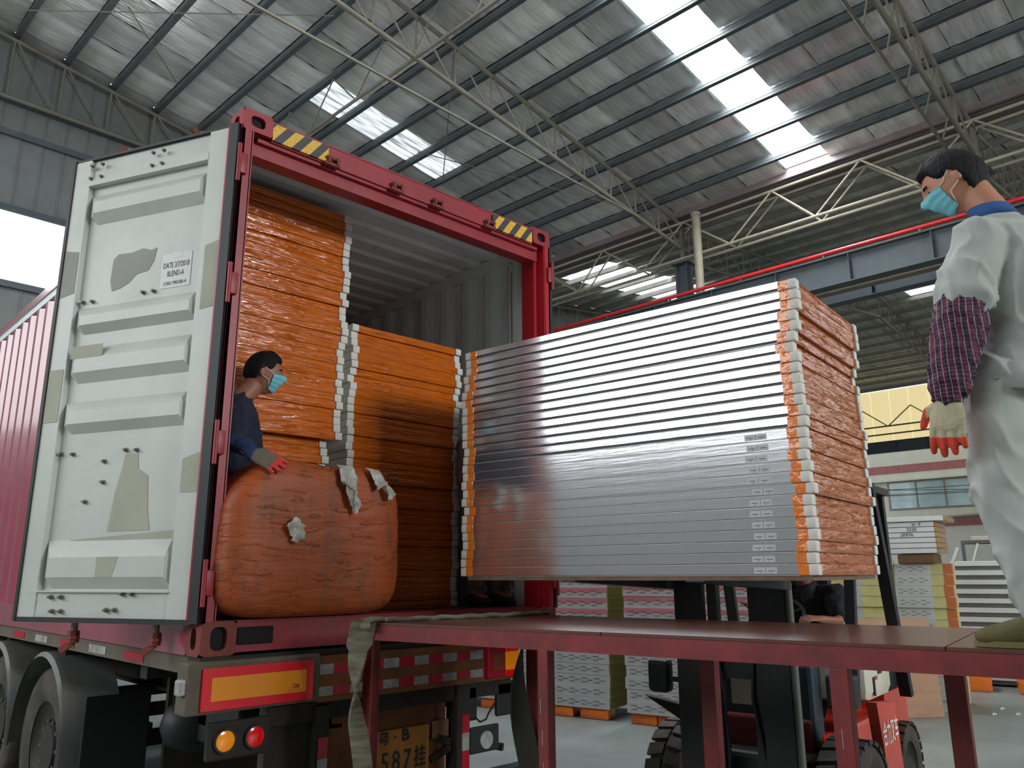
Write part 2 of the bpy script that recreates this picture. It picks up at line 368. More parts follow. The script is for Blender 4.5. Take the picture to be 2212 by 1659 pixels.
# ---- second bay roof
ceil2 = thing('ceiling', None, None, B0, BROT, kind='structure')
for k in range(0, 26):
    x = 11.6+1.2*k; z = zr2(x); mb = MB()
    mb.beam((x, -16, z+.1), (x, 9.15, z+.1), .02, .19); mb.beam((x+.03, -16, z+.012), (x+.03, 9.15, z+.012), .08, .024)
    part('purlin', mb, m_purlin2, ceil2)
rest = MB()
for k in range(0, 25):
    x = 11.6+1.2*k; xb = x+1.2
    for j in range(0, 10):
        y = -16+2.5*j; yb = y+2.47
        if j in (8,) and k < 11:      # light strip
            continue
        if k in (13, 14) and j in (3, 4, 5): continue
        if k < 24 and j < 10:
            mb = MB(); mb.grid(lambda u, v: (x+.02+u*1.16, y+v*2.47, zr2(x+u*1.16)+.235-.035*sin(pi*u)*(.7+.3*sin(v*6+k))), 4, 4)
            part('foil_panel', mb, m_foil2, ceil2, smooth='all')
    rest.add([(x, 9.0, zr2(x)+.235), (xb, 9.0, zr2(xb)+.235), (xb, 9.3, zr2(xb)+.235), (x, 9.3, zr2(x)+.235)], [(0, 1, 2, 3)])
part('foil_lining', rest, m_foil2, ceil2, kind='stuff')
for k in range(0, 11):
    x = 11.6+1.2*k; mb = MB(); mb.add([(x, 4.0, zr2(x)+.3), (x+1.19, 4.0, zr2(x+1.19)+.3), (x+1.19, 6.5, zr2(x+1.19)+.3), (x, 6.5, zr2(x)+.3)], [(0, 1, 2, 3)])
    part('skylight_panel', mb, m_sky_panel, ceil2)
mb = MB(); mb.box((27.2, -8.5, zr2(28)+.05), (29.6, -1.0, zr2(28)+.1)); part('skylight_panel', mb, m_sky_panel, ceil2, label='translucent roof light at the far ridge')
mb = MB()
for ya, yb, xa, xb in ((-16.2, 3.9, 11, 28), (6.55, 9.3, 11, 28), (3.9, 6.55, 24.9, 28), (-16.2, 9.3, 28, 42.4)): mb.add([(xa, ya, zr2(xa)+.36), (xb, ya, zr2(xb)+.36), (xb, yb, zr2(xb)+.36), (xa, yb, zr2(xa)+.36)], [(0, 1, 2, 3)])
part('roof_sheet', mb, m_clad, ceil2)
# ================================================================== trusses
def truss(yp, x0, x1, zt, zb, label, twin=False, step=1.2, r=.06, ph=0., cat='roof truss', grp=None):
    base = BW(x1, yp, 0); base.z = zb(x1); t = thing('roof_truss', label, cat, base, BROT, grp)
    def Q(x, z, y=0): return (x-x1, y, z-zb(x1))
    mid = (x0+x1)/2
    part('top_chord', MB().path([Q(x0, zt(x0)-r), Q(mid, zt(mid)-r), Q(x1, zt(x1)-r)], r, 10), m_truss, t, smooth=True)
    part('bottom_chord', MB().path([Q(x0, zb(x0)), Q(mid, zb(mid)), Q(x1, zb(x1))], r*1.05, 10), m_truss, t, smooth=True)
    if twin: part('bottom_chord', MB().path([Q(x0, zb(x0)+.1, .5), Q(x1, zb(x1)+.1, .5)], r*.7, 10), m_truss, t, smooth=True)
    n = int((x1-x0)/step)
    for i in range(n):
        x = x0+ph+i*step
        if x+step > x1+.01: break
        part('web_rod', MB().tube(Q(x, zt(x)-r), Q(x, zb(x)), .026, 7), m_truss, t)
        part('web_rod', MB().tube(Q(x+.04, zt(x)-r), Q(x+step-.08, zb(x+step)), .024, 7), m_truss, t)
        if twin: part('web_rod', MB().tube(Q(x, zt(x)-r), Q(x+step/2, zb(x)+.1, .5), .022, 6), m_truss, t)
    return t
zb1 = lambda x: 13.1 - .128*x
truss(0, -12, 10.85, zr1, zb1, 'long sloping tube truss crossing above the container from upper left down to the dark column')
truss(-8.4, -12, 10.85, zr1, zb1, 'steep tube truss at the upper right above the standing man', twin=True)
truss(8.9, -24, 10.85, lambda x: zr1(x)-.02, lambda x: 13.45, 'dim flat truss against the far back wall at the upper left')
truss(-16.8, -12, 10.85, zr1, zb1, 'tube truss behind the viewer side of the hall')
zt2 = lambda x: zr2(x); zbb2 = lambda x: zr2(x)-1.15
truss(0, 11.3, 27.9, zt2, zbb2, 'tube truss of the second bay rising away behind the red pipe')
truss(0.02, 28.1, 41.6, zt2, zbb2, 'far tube truss descending behind the standing man\'s arm')
truss(-8.4, 11.3, 27.9, zt2, zbb2, 'second bay truss partly behind the standing man\'s head')
truss(8.7, 11.3, 27.9, zt2, zbb2, 'small far truss against the pale wall right of the container post')
# tie tube and longitudinal bracing
solo('tie_tube', MB().path([BW(-12, -.1, 12.25), BW(-4.2, -.1, 12.17), BW(8.4, -.1, 11.95)], .035, 8), m_truss, 'thin pale tube below the long truss, meeting its bottom chord near the column', 'tie tube', smooth=True)
for xx, lab in ((.0, 'horizontal brace frame running between the trusses high above the container'),):
    t = thing('brace_frame', lab, 'brace', BW(xx, -8.4, 13.1), BROT)
    part('tube', MB().tube((0, 0, 0), (0, 17.2, 0), .04, 8), m_truss, t, smooth=True)
    for i in range(8):
        part('web_rod', MB().tube((0, i*2.15, 0), (0, i*2.15+1.07, 1.1), .02, 6), m_truss, t); part('web_rod', MB().tube((0, i*2.15+2.15, 0), (0, i*2.15+1.07, 1.1), .02, 6), m_truss, t)
for i in (-1, 0, 1): pass

# ================================================================== valley line at x = 10.9
t = thing('lattice_beam', 'long zigzag lattice beam along the column line, cream painted, near the bright roof strip', 'lattice beam', BW(10.7, -30, 11.3), BROT)
tops = [-14.5, -11.4, -8.5, -5.75, -3.19, -.2, 3.02, 5.8, 8.6]; bots = [-12.9, -9.9, -7.1, -4.4, -1.75, 1.44, 4.2, 7.2]
for dx in (0, .45):
    part('bottom_chord', MB().tube((dx, 0, 0), (dx, 39, 0), .045, 8), m_cream, t, smooth=True)
    part('top_chord', MB().tube((dx, 0, 1.2), (dx, 39, 1.2), .045, 8), m_cream, t, smooth=True)
    for i, b in enumerate(bots):
        part('web_rod', MB().tube((dx, tops[i]+30, 1.2), (dx, b+30, 0), .028, 7), m_cream, t); part('web_rod', MB().tube((dx, b+30, 0), (dx, tops[i+1]+30, 1.2), .028, 7), m_cream, t)
mb = MB(); mb.box((-.35, -39, 0), (.35, 0, .03)); mb.box((-.35, -39, 0), (-.32, 0, .55)); mb.box((.32, -39, 0), (.35, 0, .55)); mb.box((-.42, -39, .5), (-.3, 0, .56)); mb.box((-.42, -39, .02), (-.35, 0, .06))
o = part('valley_gutter', mb, m_gutter, None, label='long purplish steel gutter box where the two roofs meet', cat='gutter', loc=BW(10.95, 9.1, 12.62)); o.rotation_euler = (0, 0, BROT)
for yp, lab in ((0, 'dark steel column under the valley, beside the pale downpipe'), (-8.4, 'dark steel column behind the standing man\'s head'), (8.6, 'far dark column by the back wall'), (-16.8, 'column outside the right edge')):
    c = thing('steel_column', lab, 'column', BW(10.9, yp, 0), BROT)
    part('shaft', MB().ibeam((0, 0, 0), (0, 0, 11.15), .36, .42, .03, .03), m_girder, c)
    part('head_plate', MB().box((-.3, -.3, 11.15), (.3, .3, 11.2)), m_girder, c); part('head_post', MB().tube((0, 0, 11.2), (0, 0, 12.6), .09, 10), m_truss, c, smooth=True)
    part('bracket', MB().box((-.95, -.12, 8.55), (.95, .12, 8.85)), m_girder, c)
dp = MB(); dp.path([(0, 0, 12.6-9.9), (0, 0, 0)], .13, 12); dp.loft([(0, 0, 2.7), (0, 0, 2.6)], [(.16, .16)]*2, 12, caps=False)
o = part('downpipe', dp, m_cream, None, smooth=True, label='pale round downpipe beside the dark column', cat='pipe', loc=BW(10.6, -.72, 9.9))
# crane girders
for dx, lab in ((-.7, 'near crane girder with a red pipe along its top, behind the silver bundle'), (.75, 'second crane girder just beyond the red-piped one')):
    g = thing('crane_girder', lab, 'girder', BW(10.9+dx, -20, 8.95), BROT)
    part('girder_beam', MB().ibeam((0, 0, .4), (0, 29.1, .4), .34, .8, .03, .02), m_girder, g)
    for i in range(15):
        part('stiffener', MB().box((-.15, i*2.0+.6, .03), (.15, i*2.0+.615, .77)), m_girder, g)
    part('rail', MB().box((-.04, 0, .8), (.04, 29.1, .87)), m_rail, g)
part('walk_angle', MB().box((-.5, -20, 8.9), (-.2, 9, 8.97)), m_rail, None, label='rusty flat strip running along the foot of the near crane girder', cat='strip', loc=BW(10.9, 0, 0)).rotation_euler = (0, 0, BROT)
mb = MB(); mb.tube((0, 0, 0), (0, 29, 0), .055, 10)
o = part('red_pipe', mb, m_redpipe, None, smooth=True, label='bright red pipe running along the top of the near crane girder', cat='pipe', loc=BW(10.05, -20, 9.86)); o.rotation_euler = (0, 0, BROT)
for i in range(12): part('pipe_clip', MB().box((-.03, i*2.4+.8, -.12), (.03, i*2.4+.86, .0)), m_girder, o)

# ================================================================== walls
def wall_sheets(root, xs, z0, z1, y, w=.5, name='wall_sheet', mat=None):
    x = xs[0]
    while x < xs[1]-.01:
        zz = z1(x) if callable(z1) else z1; z2 = z1(x+w) if callable(z1) else z1
        mb = MB(); mb.add([(x+.012, y, z0), (x+w-.012, y, z0), (x+w-.012, y, z2), (x+.012, y, zz)], [(0, 1, 2, 3)])
        mb.add([(x-.012, y-.035, z0), (x+.012, y-.035, z0), (x+.012, y, z0), (x-.012, y, z0), (x-.012, y-.035, zz), (x+.012, y-.035, zz), (x+.012, y, zz), (x-.012, y, zz)], [(0, 1, 5, 4), (1, 2, 6, 5), (3, 0, 4, 7)])
        part(name, mb, mat or m_clad, root); x += w
wb = thing('wall_back', None, None, B0, BROT, kind='structure')
wall_sheets(wb, (-10, -3.5), 10.6, lambda x: zr1(x)+.3, 9.2); wall_sheets(wb, (-3.5, 11), 0, lambda x: zr1(x)+.3, 9.2, 1.0)
wall_sheets(wb, (-24.5, -10), 10.6, lambda x: zr1(x)+.3, 9.2, 1.0); wall_sheets(wb, (-10, -3.5), 0, 8.7, 9.2); wall_sheets(wb, (-24.5, -10), 0, 8.7, 9.2, 1.0)
for z in (12.62, 13.5, 10.62, 8.66): part('girt', MB().box((-24.5, 9.08, z-.08), (10.9, 9.16, z+.08)), m_girder, wb)
w2 = thing('wall_back', None, None, B0, BROT, kind='structure'); wall_sheets(w2, (11, 42), 0, lambda x: zr2(x)+.3, 9.2, 1.0)
for z in (11.0, 9.6): part('girt', MB().box((11, 9.08, z-.05), (42, 9.16, z+.05)), m_cream, w2)
wl = thing('wall_left', None, None, B0, BROT, kind='structure')
mb = MB(); mb.box((-24.6, -30, 0), (-24.4, 9.2, 5.8)); mb.box((-24.6, -30, 11.4), (-24.4, 9.2, 15)); mb.box((-24.6, -30, 5.8), (-24.4, -13, 11.4)); part('wall_sheet', mb, M('wall_paint_grey', (150, 152, 150), rough=.7), wl)
wf_ = thing('wall_front', None, None, B0, BROT, kind='structure'); mb = MB(); mb.box((-24.6, -30.2, 0), (42, -30.0, 17)); part('wall_sheet', mb, m_clad, wf_)
wr = thing('wall_right', None, None, B0, BROT, kind='structure')
for i in range(22):
    y = -16+1.15*i; mb = MB(); mb.box((42, y+.01, 9.5), (42.05, y+1.14, 12.9)); part('translucent_panel', mb, m_yellow, wr, label='pale yellow translucent wall sheet' if i == 10 else None)
for z in (10.55, 10.05): part('girt', MB().tube((41.6, -16, z), (41.6, 9.2, z), .05, 6), m_truss, wr)
for i in range(9):
    y = -14+2.9*i; part('brace', MB().tube((41.7, y, 11.7), (41.7, y+1.45, 10.55), .035, 6), m_truss, wr); part('brace', MB().tube((41.7, y+2.9, 11.7), (41.7, y+1.45, 10.55), .035, 6), m_truss, wr)
g = thing('crane_girder', 'far blue grey crane girder below the yellow wall', 'girder', BW(41.3, -16, 8.85), BROT)
part('girder_beam', MB().ibeam((0, 0, .35), (0, 25, .35), .3, .7, .03, .02), m_girder, g)
for i in range(14): part('stiffener', MB().box((-.14, i*1.8+.5, .03), (.14, i*1.8+.52, .67)), m_girder, g)
for yp in (8.8, -14): part('steel_column', MB().ibeam((0, 0, 0), (0, 0, 12.5), .4, .5, .03, .03), m_girder, None, label='dark column of the far side wall' if yp > 0 else 'dark column of the far side wall, right of the frame', cat='column', loc=BW(41.9, yp, 0))

# neighbouring building outside
fb = thing('neighbour_building', 'white plastered building outside with a dull red stripe and a long window', 'building', BW(50, 0, 0), BROT)
part('facade', MB().box((0, -25, 0), (.4, 25, 14)), m_facade, fb)
part('stripe', MB().box((-.04, -25, 8.55), (0, 25, 9.1)), m_stripe, fb); part('stripe', MB().box((-.04, -25, 4.7), (0, 25, 5.25)), m_stripe, fb); part('ledge', MB().box((-.3, -25, 7.95), (0, 25, 8.1)), m_facade, fb)
for y0 in (2.6, -8.5, 10.5):
    wf = part('window', MB().box((-.06, y0-.12, 5.95), (-.02, y0+5.6, 7.9)), m_frame, fb)
    for i in range(3): part('pane', MB().box((-.1, y0+i*1.85, 6.03), (-.06, y0+i*1.85+1.72, 7.82)), m_glass, wf)
for i, (z, dz) in enumerate(((7.3, .0), (7.05, -.1), (6.8, .2), (6.2, 1.6))):
    pts = [BW(47+i*.3, -16+2*k, z+dz*k/16-.25*sin(pi*k/16)) for k in range(17)]
    solo('overhead_wire', MB().path(pts, .022, 5), m_wire, ('uppermost thin dark wire', 'second thin dark wire from the top', 'third thin dark wire from the top', 'lowest, steeply slanting dark wire')[i]+' across the neighbouring facade', 'wire', group='overhead wires outside')

# ================================================================== shipping container
m_cred = M('container_red', (150, 38, 48), rough=.45, var=.12, bump=.05, dirt=(96, 40, 36), df=.22, ds=2.2)
m_cred2 = M('container_red_bright', (182, 24, 42), rough=.4, var=.08, dirt=(120, 24, 34), df=.2)
m_cside = M('container_red_sheen', (156, 70, 86), rough=.22, var=.08, dirt=(140, 96, 100), df=.15, coat=.8)  # paler red carries the reflected sheen of the bright opening in its colour
m_rust = M('rusty_red', (140, 62, 52), rough=.7, var=.2, vs=9, bump=.15, dirt=(92, 48, 34), df=.4, ds=6)
m_grey = M('container_grey_paint', (192, 196, 190), rough=.42, var=.04, dirt=(168, 170, 156), df=.16, ds=1.8)
m_inner = M('container_inner_grey', (200, 210, 212), rough=.5, var=.06, dirt=(160, 150, 124), df=.2, ds=2.6, st=(1, 1, .35))
m_tape = M('old_tape_residue', (168, 168, 150), rough=.7, var=.08)
m_tape2 = M('tape_residue_grey', (150, 150, 142), rough=.7, var=.08)
m_paper = M('white_paper', (226, 228, 224), rough=.7, var=.02)
m_ink = M('dark_ink', (52, 54, 56), rough=.7, var=.02)
m_haz = stripes_mat('hazard_stripes', (58, 60, 62), (232, 184, 58), 0, .115, .52, skew=-.75)
m_bolt = M('bolt_steel', (120, 116, 104), rough=.45, metal=.6)
m_dark = M('recess_shade', (12, 10, 10), rough=.8)  # near-black paints the shade inside casting holes and sill pockets
m_floorb = M('container_floor_ply', (74, 40, 36), rough=.6, var=.2, vs=8, st=(1, .2, 1))
CW, CH, CL, CZ = 2.438, 2.896, 12.192, 1.28
con = thing('shipping_container', 'open red shipping container with pale grey interior, stacked with orange wrapped panels', 'container', (0, 0, CZ))
# rear corner castings with oval holes
def casting(x0, z0, left):
    mb = MB(); w, h, d = .178, .125 if z0 > 1 else .16, .162
    mb.holeplate((x0+w/2, 0, z0+h/2), w, h, .085, .068 if z0 > 1 else .11, (1, 0, 0), (0, 0, 1), .03, 0, 1)
    xs = x0 if left else x0+w; sg = -1 if left else 1
    mb.holeplate((xs, d/2, z0+h/2), d, h, .06, .068 if z0 > 1 else .1, (0, sg*-1 if left else 1, 0) if False else (0, -1, 0) if left else (0, 1, 0), (0, 0, 1), .03, 0, 1)
    mb.add([(x0, 0, z0+h), (x0+w, 0, z0+h), (x0+w, d, z0+h), (x0, d, z0+h), (x0, 0, z0), (x0+w, 0, z0), (x0+w, d, z0), (x0, d, z0)], [(0, 1, 2, 3), (7, 6, 5, 4), (2, 6, 7, 3), ((1, 5, 6, 2) if left else (0, 3, 7, 4))])
    return part('corner_casting', mb, [m_rust if z0 < 1 else m_cred, m_dark], con)
for x0, l in ((-.006, True), (CW-.172, False)):
    casting(x0, CH-.125, l); casting(x0, -.0, l)
    mb = MB(); mb.bbox((x0, CL-.16, CH-.12), (x0+.178, CL, CH), .01); part('corner_casting', mb, m_cred, con); mb = MB(); mb.bbox((x0, CL-.16, 0), (x0+.178, CL, .12), .01); part('corner_casting', mb, m_cred, con)
mb = MB(); mb.box((.172, .015, 2.755), (CW-.172, .05, 2.875)); mb.box((.172, .015, 2.872), (CW-.172, .13, 2.885)); mb.box((.1, .03, 2.735), (CW-.1, .16, 2.757)); mb.box((.06, .06, 2.66), (CW-.06, .16, 2.737)); part('door_header', mb, m_cred, con)
for xa, xb in ((.172, .53), (1.86, 2.255)): part('hazard_sticker', MB().box((xa, .0, 2.762), (xb, .013, 2.866)), m_haz, con, label='yellow and black striped sticker')
for x in (.557, 1.03, 1.36, 1.83):
    mb = MB(); mb.box((x-.035, -.022, 2.755), (x-.022, .015, 2.80)); mb.box((x+.022, -.022, 2.755), (x+.035, .015, 2.80)); mb.bbox((x-.05, -.016, 2.742), (x+.05, .015, 2.762), .004); mb.loft([(x-.045, -.01, 2.79), (x+.045, -.01, 2.79)], [(.009, .009)]*2, 6, caps=False)
    part('lock_bar_keeper', mb, m_rust, con)
# sill
mb = MB(); mb.box((.172, .012, .0), (CW-.172, .03, .15)); mb.box((.06, .02, .145), (CW-.06, .2, .162)); mb.box((.17, .012, .0), (CW-.17, .12, .012))
for x0 in (.0,): pass
part('door_sill', mb, m_cred, con)
for x0, x1 in ((.178, .37), (2.06, 2.26)): part('lift_pocket', MB().bbox((x0, .004, .045), (x1, .02, .128), .008), m_dark, con, label='dark rectangular pocket in the sill')  # flat dark plate stands in for the shaded recess
# posts (J section) with hinge lugs
for sx, cx0 in ((1, 0), (-1, CW)):
    mb = MB(); X = lambda a: cx0+sx*a
    def bx(a0, y0, z0, a1, y1, z1): mb.box((min(X(a0), X(a1)), y0, z0), (max(X(a0), X(a1)), y1, z1))
    bx(0, .0, .16, .012, .16, CH-.125); bx(.0, .0, .16, .055, .014, CH-.125); bx(.05, .0, .16, .062, .075, CH-.125); bx(.05, .07, .16, .09, .085, CH-.125); bx(.08, .075, .16, .095, .2, CH-.15)
    part('rear_post', mb, m_cred2 if sx < 0 else m_cred, con)
    for z in (.34, 1.02, 1.86, 2.55):
        l = MB(); a0, a1 = sorted((X(-.022), X(.03))); l.bbox((a0, -.022, z-.06), (a1, .0, z+.06), .006); l.tube((X(-.016), -.014, z-.11), (X(-.016), -.014, z+.11), .012, 10); part('hinge_lug', l, m_cred, con, smooth=True)
if True:
    mb = MB(); mb.box((CW-.30, .16, .16), (CW-.085, .2, 2.72)); part('door_jamb', mb, m_cred2, con) if False else None
# corrugated walls
def corr(z0, z1, x, y0, y1, dep, pitch=.278):
    mb = MB(); ys = []; n = int((y1-y0)/pitch)
    for i in range(n):
        b = y0+i*pitch; ys += [(b, 0), (b+.072, 0), (b+.14, dep), (b+.21, dep)]
    ys.append((y0+n*pitch, 0)); ys.append((y1, 0))
    vs = [(x+d, y, z) for z in (z0, z1) for y, d in ys]; k = len(ys)
    mb.add(vs, [(i, i+1, k+i+1, k+i) for i in range(k-1)]); return mb
part('side_wall', corr(.15, 2.80, .012, .16, CL-.16, .034), m_cside, con, label='red corrugated outer side wall')
part('inner_lining', corr(.16, 2.76, .030, .16, CL-.16, .034), m_inner, con)
part('side_wall', corr(.15, 2.80, CW-.012, .16, CL-.16, -.034), m_cside, con); part('inner_lining', corr(.16, 2.76, CW-.030, .16, CL-.16, -.034), m_inner, con, label='grey corrugated inner side wall')
mb = MB(); mb.box((.03, CL-.1, .15), (CW-.03, CL-.06, 2.8)); part('front_wall', mb, m_inner, con)
for x0, x1 in ((-.004, .07), (CW-.07, CW+.004)):
    part('bottom_rail', MB().box((x0, .16, .0), (x1, CL-.16, .16)), m_cside, con); part('top_rail', MB().box((x0 if x0 < 1 else x0+.04, .16, 2.80), (x1-.04 if x0 < 1 else x1, CL-.16, 2.87)), m_cside, con)
    part('inner_rail', MB().box((max(x0, .01), .17, 2.735), (min(x1+.006, CW-.01), CL-.16, 2.835)), m_inner, con)
mb = MB(); ys = []; n = 54
for i in range(n):
    b = .2+i*.2185; ys += [(b, 0), (b+.07, 0), (b+.1, .022), (b+.18, .022)]
k = len(ys); mb.add([(x, y, 2.845-d) for x in (.05, CW-.05) for y, d in ys], [(i, i+1, k+i+1, k+i) for i in range(k-1)]); part('roof_panel', mb, m_inner, con)
part('roof_skin', MB().box((.02, .1, 2.868), (CW-.02, CL-.1, 2.876)), m_cred, con)
for i in range(5):
    x = .08+i*.46; part('floor_board', MB().box((x, .2, .12), (x+.455, CL-.1, .16)), m_floorb, con)
for z, y, in ((2.70, .36), (2.70, .93), (2.68, 1.6), (2.57, .19), (.26, .36)):
    mb = MB(); pts = [(CW-.075-.01*sin(t), y+.033*cos(t), z+.033*sin(t)) for t in [i*2*pi/14 for i in range(15)]]; mb.path(pts, .006, 6); part('lashing_ring', mb, m_grey, con, smooth=True)
part('small_notice', MB().box((CW-.075, .33, 2.02), (CW-.07, .43, 2.06)), m_paper, con)

# ---- doors
def door(hinge, u, nn, full, label):
    u = Vector(u).normalized(); nn = Vector(nn).normalized(); Hh = Vector(hinge)
    def D(a, n_, z): return Hh+u*a+nn*n_+Vector((0, 0, z))
    def dbox(mb, a0, n0, z0, a1, n1, z1, mi=0):
        vs = [D(a, n_, z) for z in (z0, z1) for a, n_ in ((a0, n0), (a1, n0), (a1, n1), (a0, n1))]
        mb.add(vs, [(0, 3, 2, 1), (4, 5, 6, 7), (0, 1, 5, 4), (1, 2, 6, 5), (2, 3, 7, 6), (3, 0, 4, 7)], mi)
    mb = MB(); dbox(mb, .05, -.05, .17, 1.18, -.044, 2.785); d = part('container_door', mb, m_cred, con, label=label)
    # frame
    for a0, a1, z0, z1, n1 in ((.05, .185, .17, 2.785, .0), (1.06, 1.18, .17, 2.785, .0), (.185, 1.06, 2.67, 2.785, -.02), (.185, 1.06, .17, .30, -.006)):
        mb = MB(); dbox(mb, a0, -.044, z0, a1, n1, z1); part('door_frame_bar', mb, m_grey, d)
    mb = MB(); dbox(mb, .185, -.0, .295, 1.06, .012, .303); part('cross_plate', mb, m_grey, d); mb = MB(); dbox(mb, .185, -.044, 2.615, 1.06, .004, 2.66); part('cross_plate', mb, m_grey, d)
    # pressed panel
    ribs = [(.31, .37, .47, .56), (1.13, 1.18, 1.25, 1.31), (1.415, 1.47, 1.55, 1.62), (1.70, 1.745, 1.80, 1.86), (2.37, 2.43, 2.50, 2.56)]
    zs = [(.30, -.03)]
    for a, b, c, e in ribs: zs += [(a, -.035), (b, .008), (c, .008), (e, -.035)]
    zs.append((2.62, -.035)); aa = [(.185, 0), (.22, 1), (.99, 1), (1.06, 0)]
    vs = []; 
    for z, n_ in zs:
        for a, k in aa: vs.append(D(a, (-.035 if k == 0 and n_ > -.03 else n_), z))
    w = len(aa); mb = MB(); mb.add(vs, [(j*w+i, j*w+i+1, (j+1)*w+i+1, (j+1)*w+i) for j in range(len(zs)-1) for i in range(w-1)]); part('pressed_panel', mb, m_grey, d)
    # gasket and red edges
    mb = MB(); dbox(mb, -.012, -.052, .15, .046, .010, 2.80); dbox(mb, 1.18, -.03, .15, 1.20, .008, 2.80); dbox(mb, .03, -.03, .145, 1.19, .004, .17); dbox(mb, .03, -.03, 2.785, 1.19, .0, 2.80); part('rubber_gasket', mb, m_black, d)
    mb = MB(); dbox(mb, .046, -.0, .17, .056, .008, 2.785); part('door_edge', mb, m_cred2, d)
    if full:
        mb = MB()
        for a, z in ((.582, 2.735), (.505, 2.735), (1.05, 2.74), (.975, 2.74), (.582, 2.655), (.51, 2.655), (1.045, 2.66), (.965, 2.66)): pass
        for a, z in ((.582, 2.735), (.505, 2.735), (1.045, 2.74), (.965, 2.74), (.582, 2.655), (.51, 2.655), (1.045, 2.66), (.965, 2.66), (.585, 1.901), (.51, 1.899), (1.026, 1.898), (.955, 1.894), (.585, 1.022), (.512, 1.018), (1.044, 1.024), (.958, 1.019), (.727, .969), (.72, .858), (.83, .758), (.471, .288), (.411, .288), (.95, .27), (.88, .27), (.565, .209), (.511, .21), (.93, .2), (.87, .2)):
            b = MB(); nb = -.03 if .31 < z < 2.6 else .002
            b.loft([D(a, nb-.004, z), D(a, nb+.02, z)], [(.008, .008)]*2, 6, caps=False); b.loft([D(a, nb, z), D(a, nb+.004, z)], [(.013, .013)]*2, 10, caps=False); part('bolt', b, m_bolt, d)
        mb = MB(); dbox(mb, .266, -.033, 1.905, .474, -.0325, 2.105); st = part('date_sticker', mb, m_paper, d, label='white sticker with a date')
        R3 = Matrix((-u, Vector((0, 0, 1)), nn)).transposed().to_4x4()
        for s, z, sz in (('DATE 2/7/2018', 2.035, .046), ('BLEND-A', 1.985, .046), ('CAIU 990300-4', 1.93, .03)):
            mt = Matrix.Translation(D(.37, -.0318, z)) @ R3 @ Matrix.Diagonal((.62 if sz > .04 else .8, 1, 1, 1)); 
            me_o = text_part('sticker_text', s, sz, m_ink, st if False else d, mt, .0003)
        mb = MB(); dbox(mb, .335, -.0328, 2.075, .40, -.0315, 2.11); part('torn_scrap', mb, m_paper, d)
        def patch(pts, n_, mat, nm='tape_mark'):
            b = MB(); k = len(pts); b.add([D(a, n_, z) for a, z in pts]+[D(a, n_+.0012, z) for a, z in pts], [tuple(range(k)), tuple(range(2*k-1, k-1, -1))]+[(i, (i+1) % k, k+(i+1) % k, k+i) for i in range(k)]); part(nm, b, mat, d)
        patch([(.834, 2.13), (.80, 2.16), (.70, 2.155), (.62, 2.17), (.56, 2.15), (.52, 2.16), (.535, 2.08), (.57, 2.03), (.65, 2.02), (.70, 1.975), (.76, 1.95), (.82, 1.94), (.84, 2.0)], -.0338, m_tape2)
        patch([(.655, .60), (.63, .80), (.60, .92), (.585, 1.0), (.50, 1.0), (.49, .92), (.42, .88), (.40, .70), (.375, .60)], -.0338, m_tape)
        patch([(.79, 1.62), (.79, 1.55), (1.02, 1.55), (1.02, 1.62)], .0085, m_tape); patch([(.66, .37), (.66, .47), (.52, .47), (.55, .37)], .0085, m_tape)
        patch([(.06, 1.75), (.06, 2.12), (.15, 2.10), (.15, 1.74)], .0012, m_tape); patch([(.06, .78), (.06, .98), (.17, .95), (.17, .78)], .0012, m_tape)
        patch([(1.07, 1.95), (1.07, 2.2), (1.175, 2.22), (1.175, 1.93)], .0012, m_tape2); patch([(1.07, 1.2), (1.07, 1.5), (1.175, 1.5), (1.175, 1.2)], .0012, m_tape)
        patch([(.18, .52), (.18, .60), (.9, .56), (.9, .52)], -.0336, m_tape)
    # locking bars on the outer side with cam ends
    for a in (.32, .86):
        mb = MB(); mb.tube(D(a, -.085, .07), D(a, -.085, 2.86), .017, 10); part('lock_bar', mb, m_bolt, d, smooth=True)
        mb = MB(); mb.loft([D(a, -.085, .10), D(a, -.085, .04)], [(.03, .03)]*2, 8, caps=False); mb.loft([D(a, -.085, .075), D(a, -.085, .06)], [(.045, .03)]*2, 8, caps=False); mb.beam(D(a, -.085, .045), D(a+.05, -.06, .0), .03, .03); part('cam_end', mb, m_rust, d); mb = MB(); mb.beam(D(a, -.085, 2.82), D(a+.035, -.05, 2.87), .02, .025); part('cam_end', mb, m_rust, d)
        for z in (.35, 1.1, 1.9, 2.6):
            mb = MB(); mb.beam(D(a-.05, -.06, z), D(a+.05, -.06, z), .03, .05); part('bar_guide', mb, m_cred, d)
door((-.02, .03, 0), (-.43, .903, 0), (-.903, -.43, 0), True, 'left door swung open, pale grey inner face')
door((CW+.025, .02, 0), (.035, 1, 0), (1, -.035, 0), False, 'right door folded back along the side')

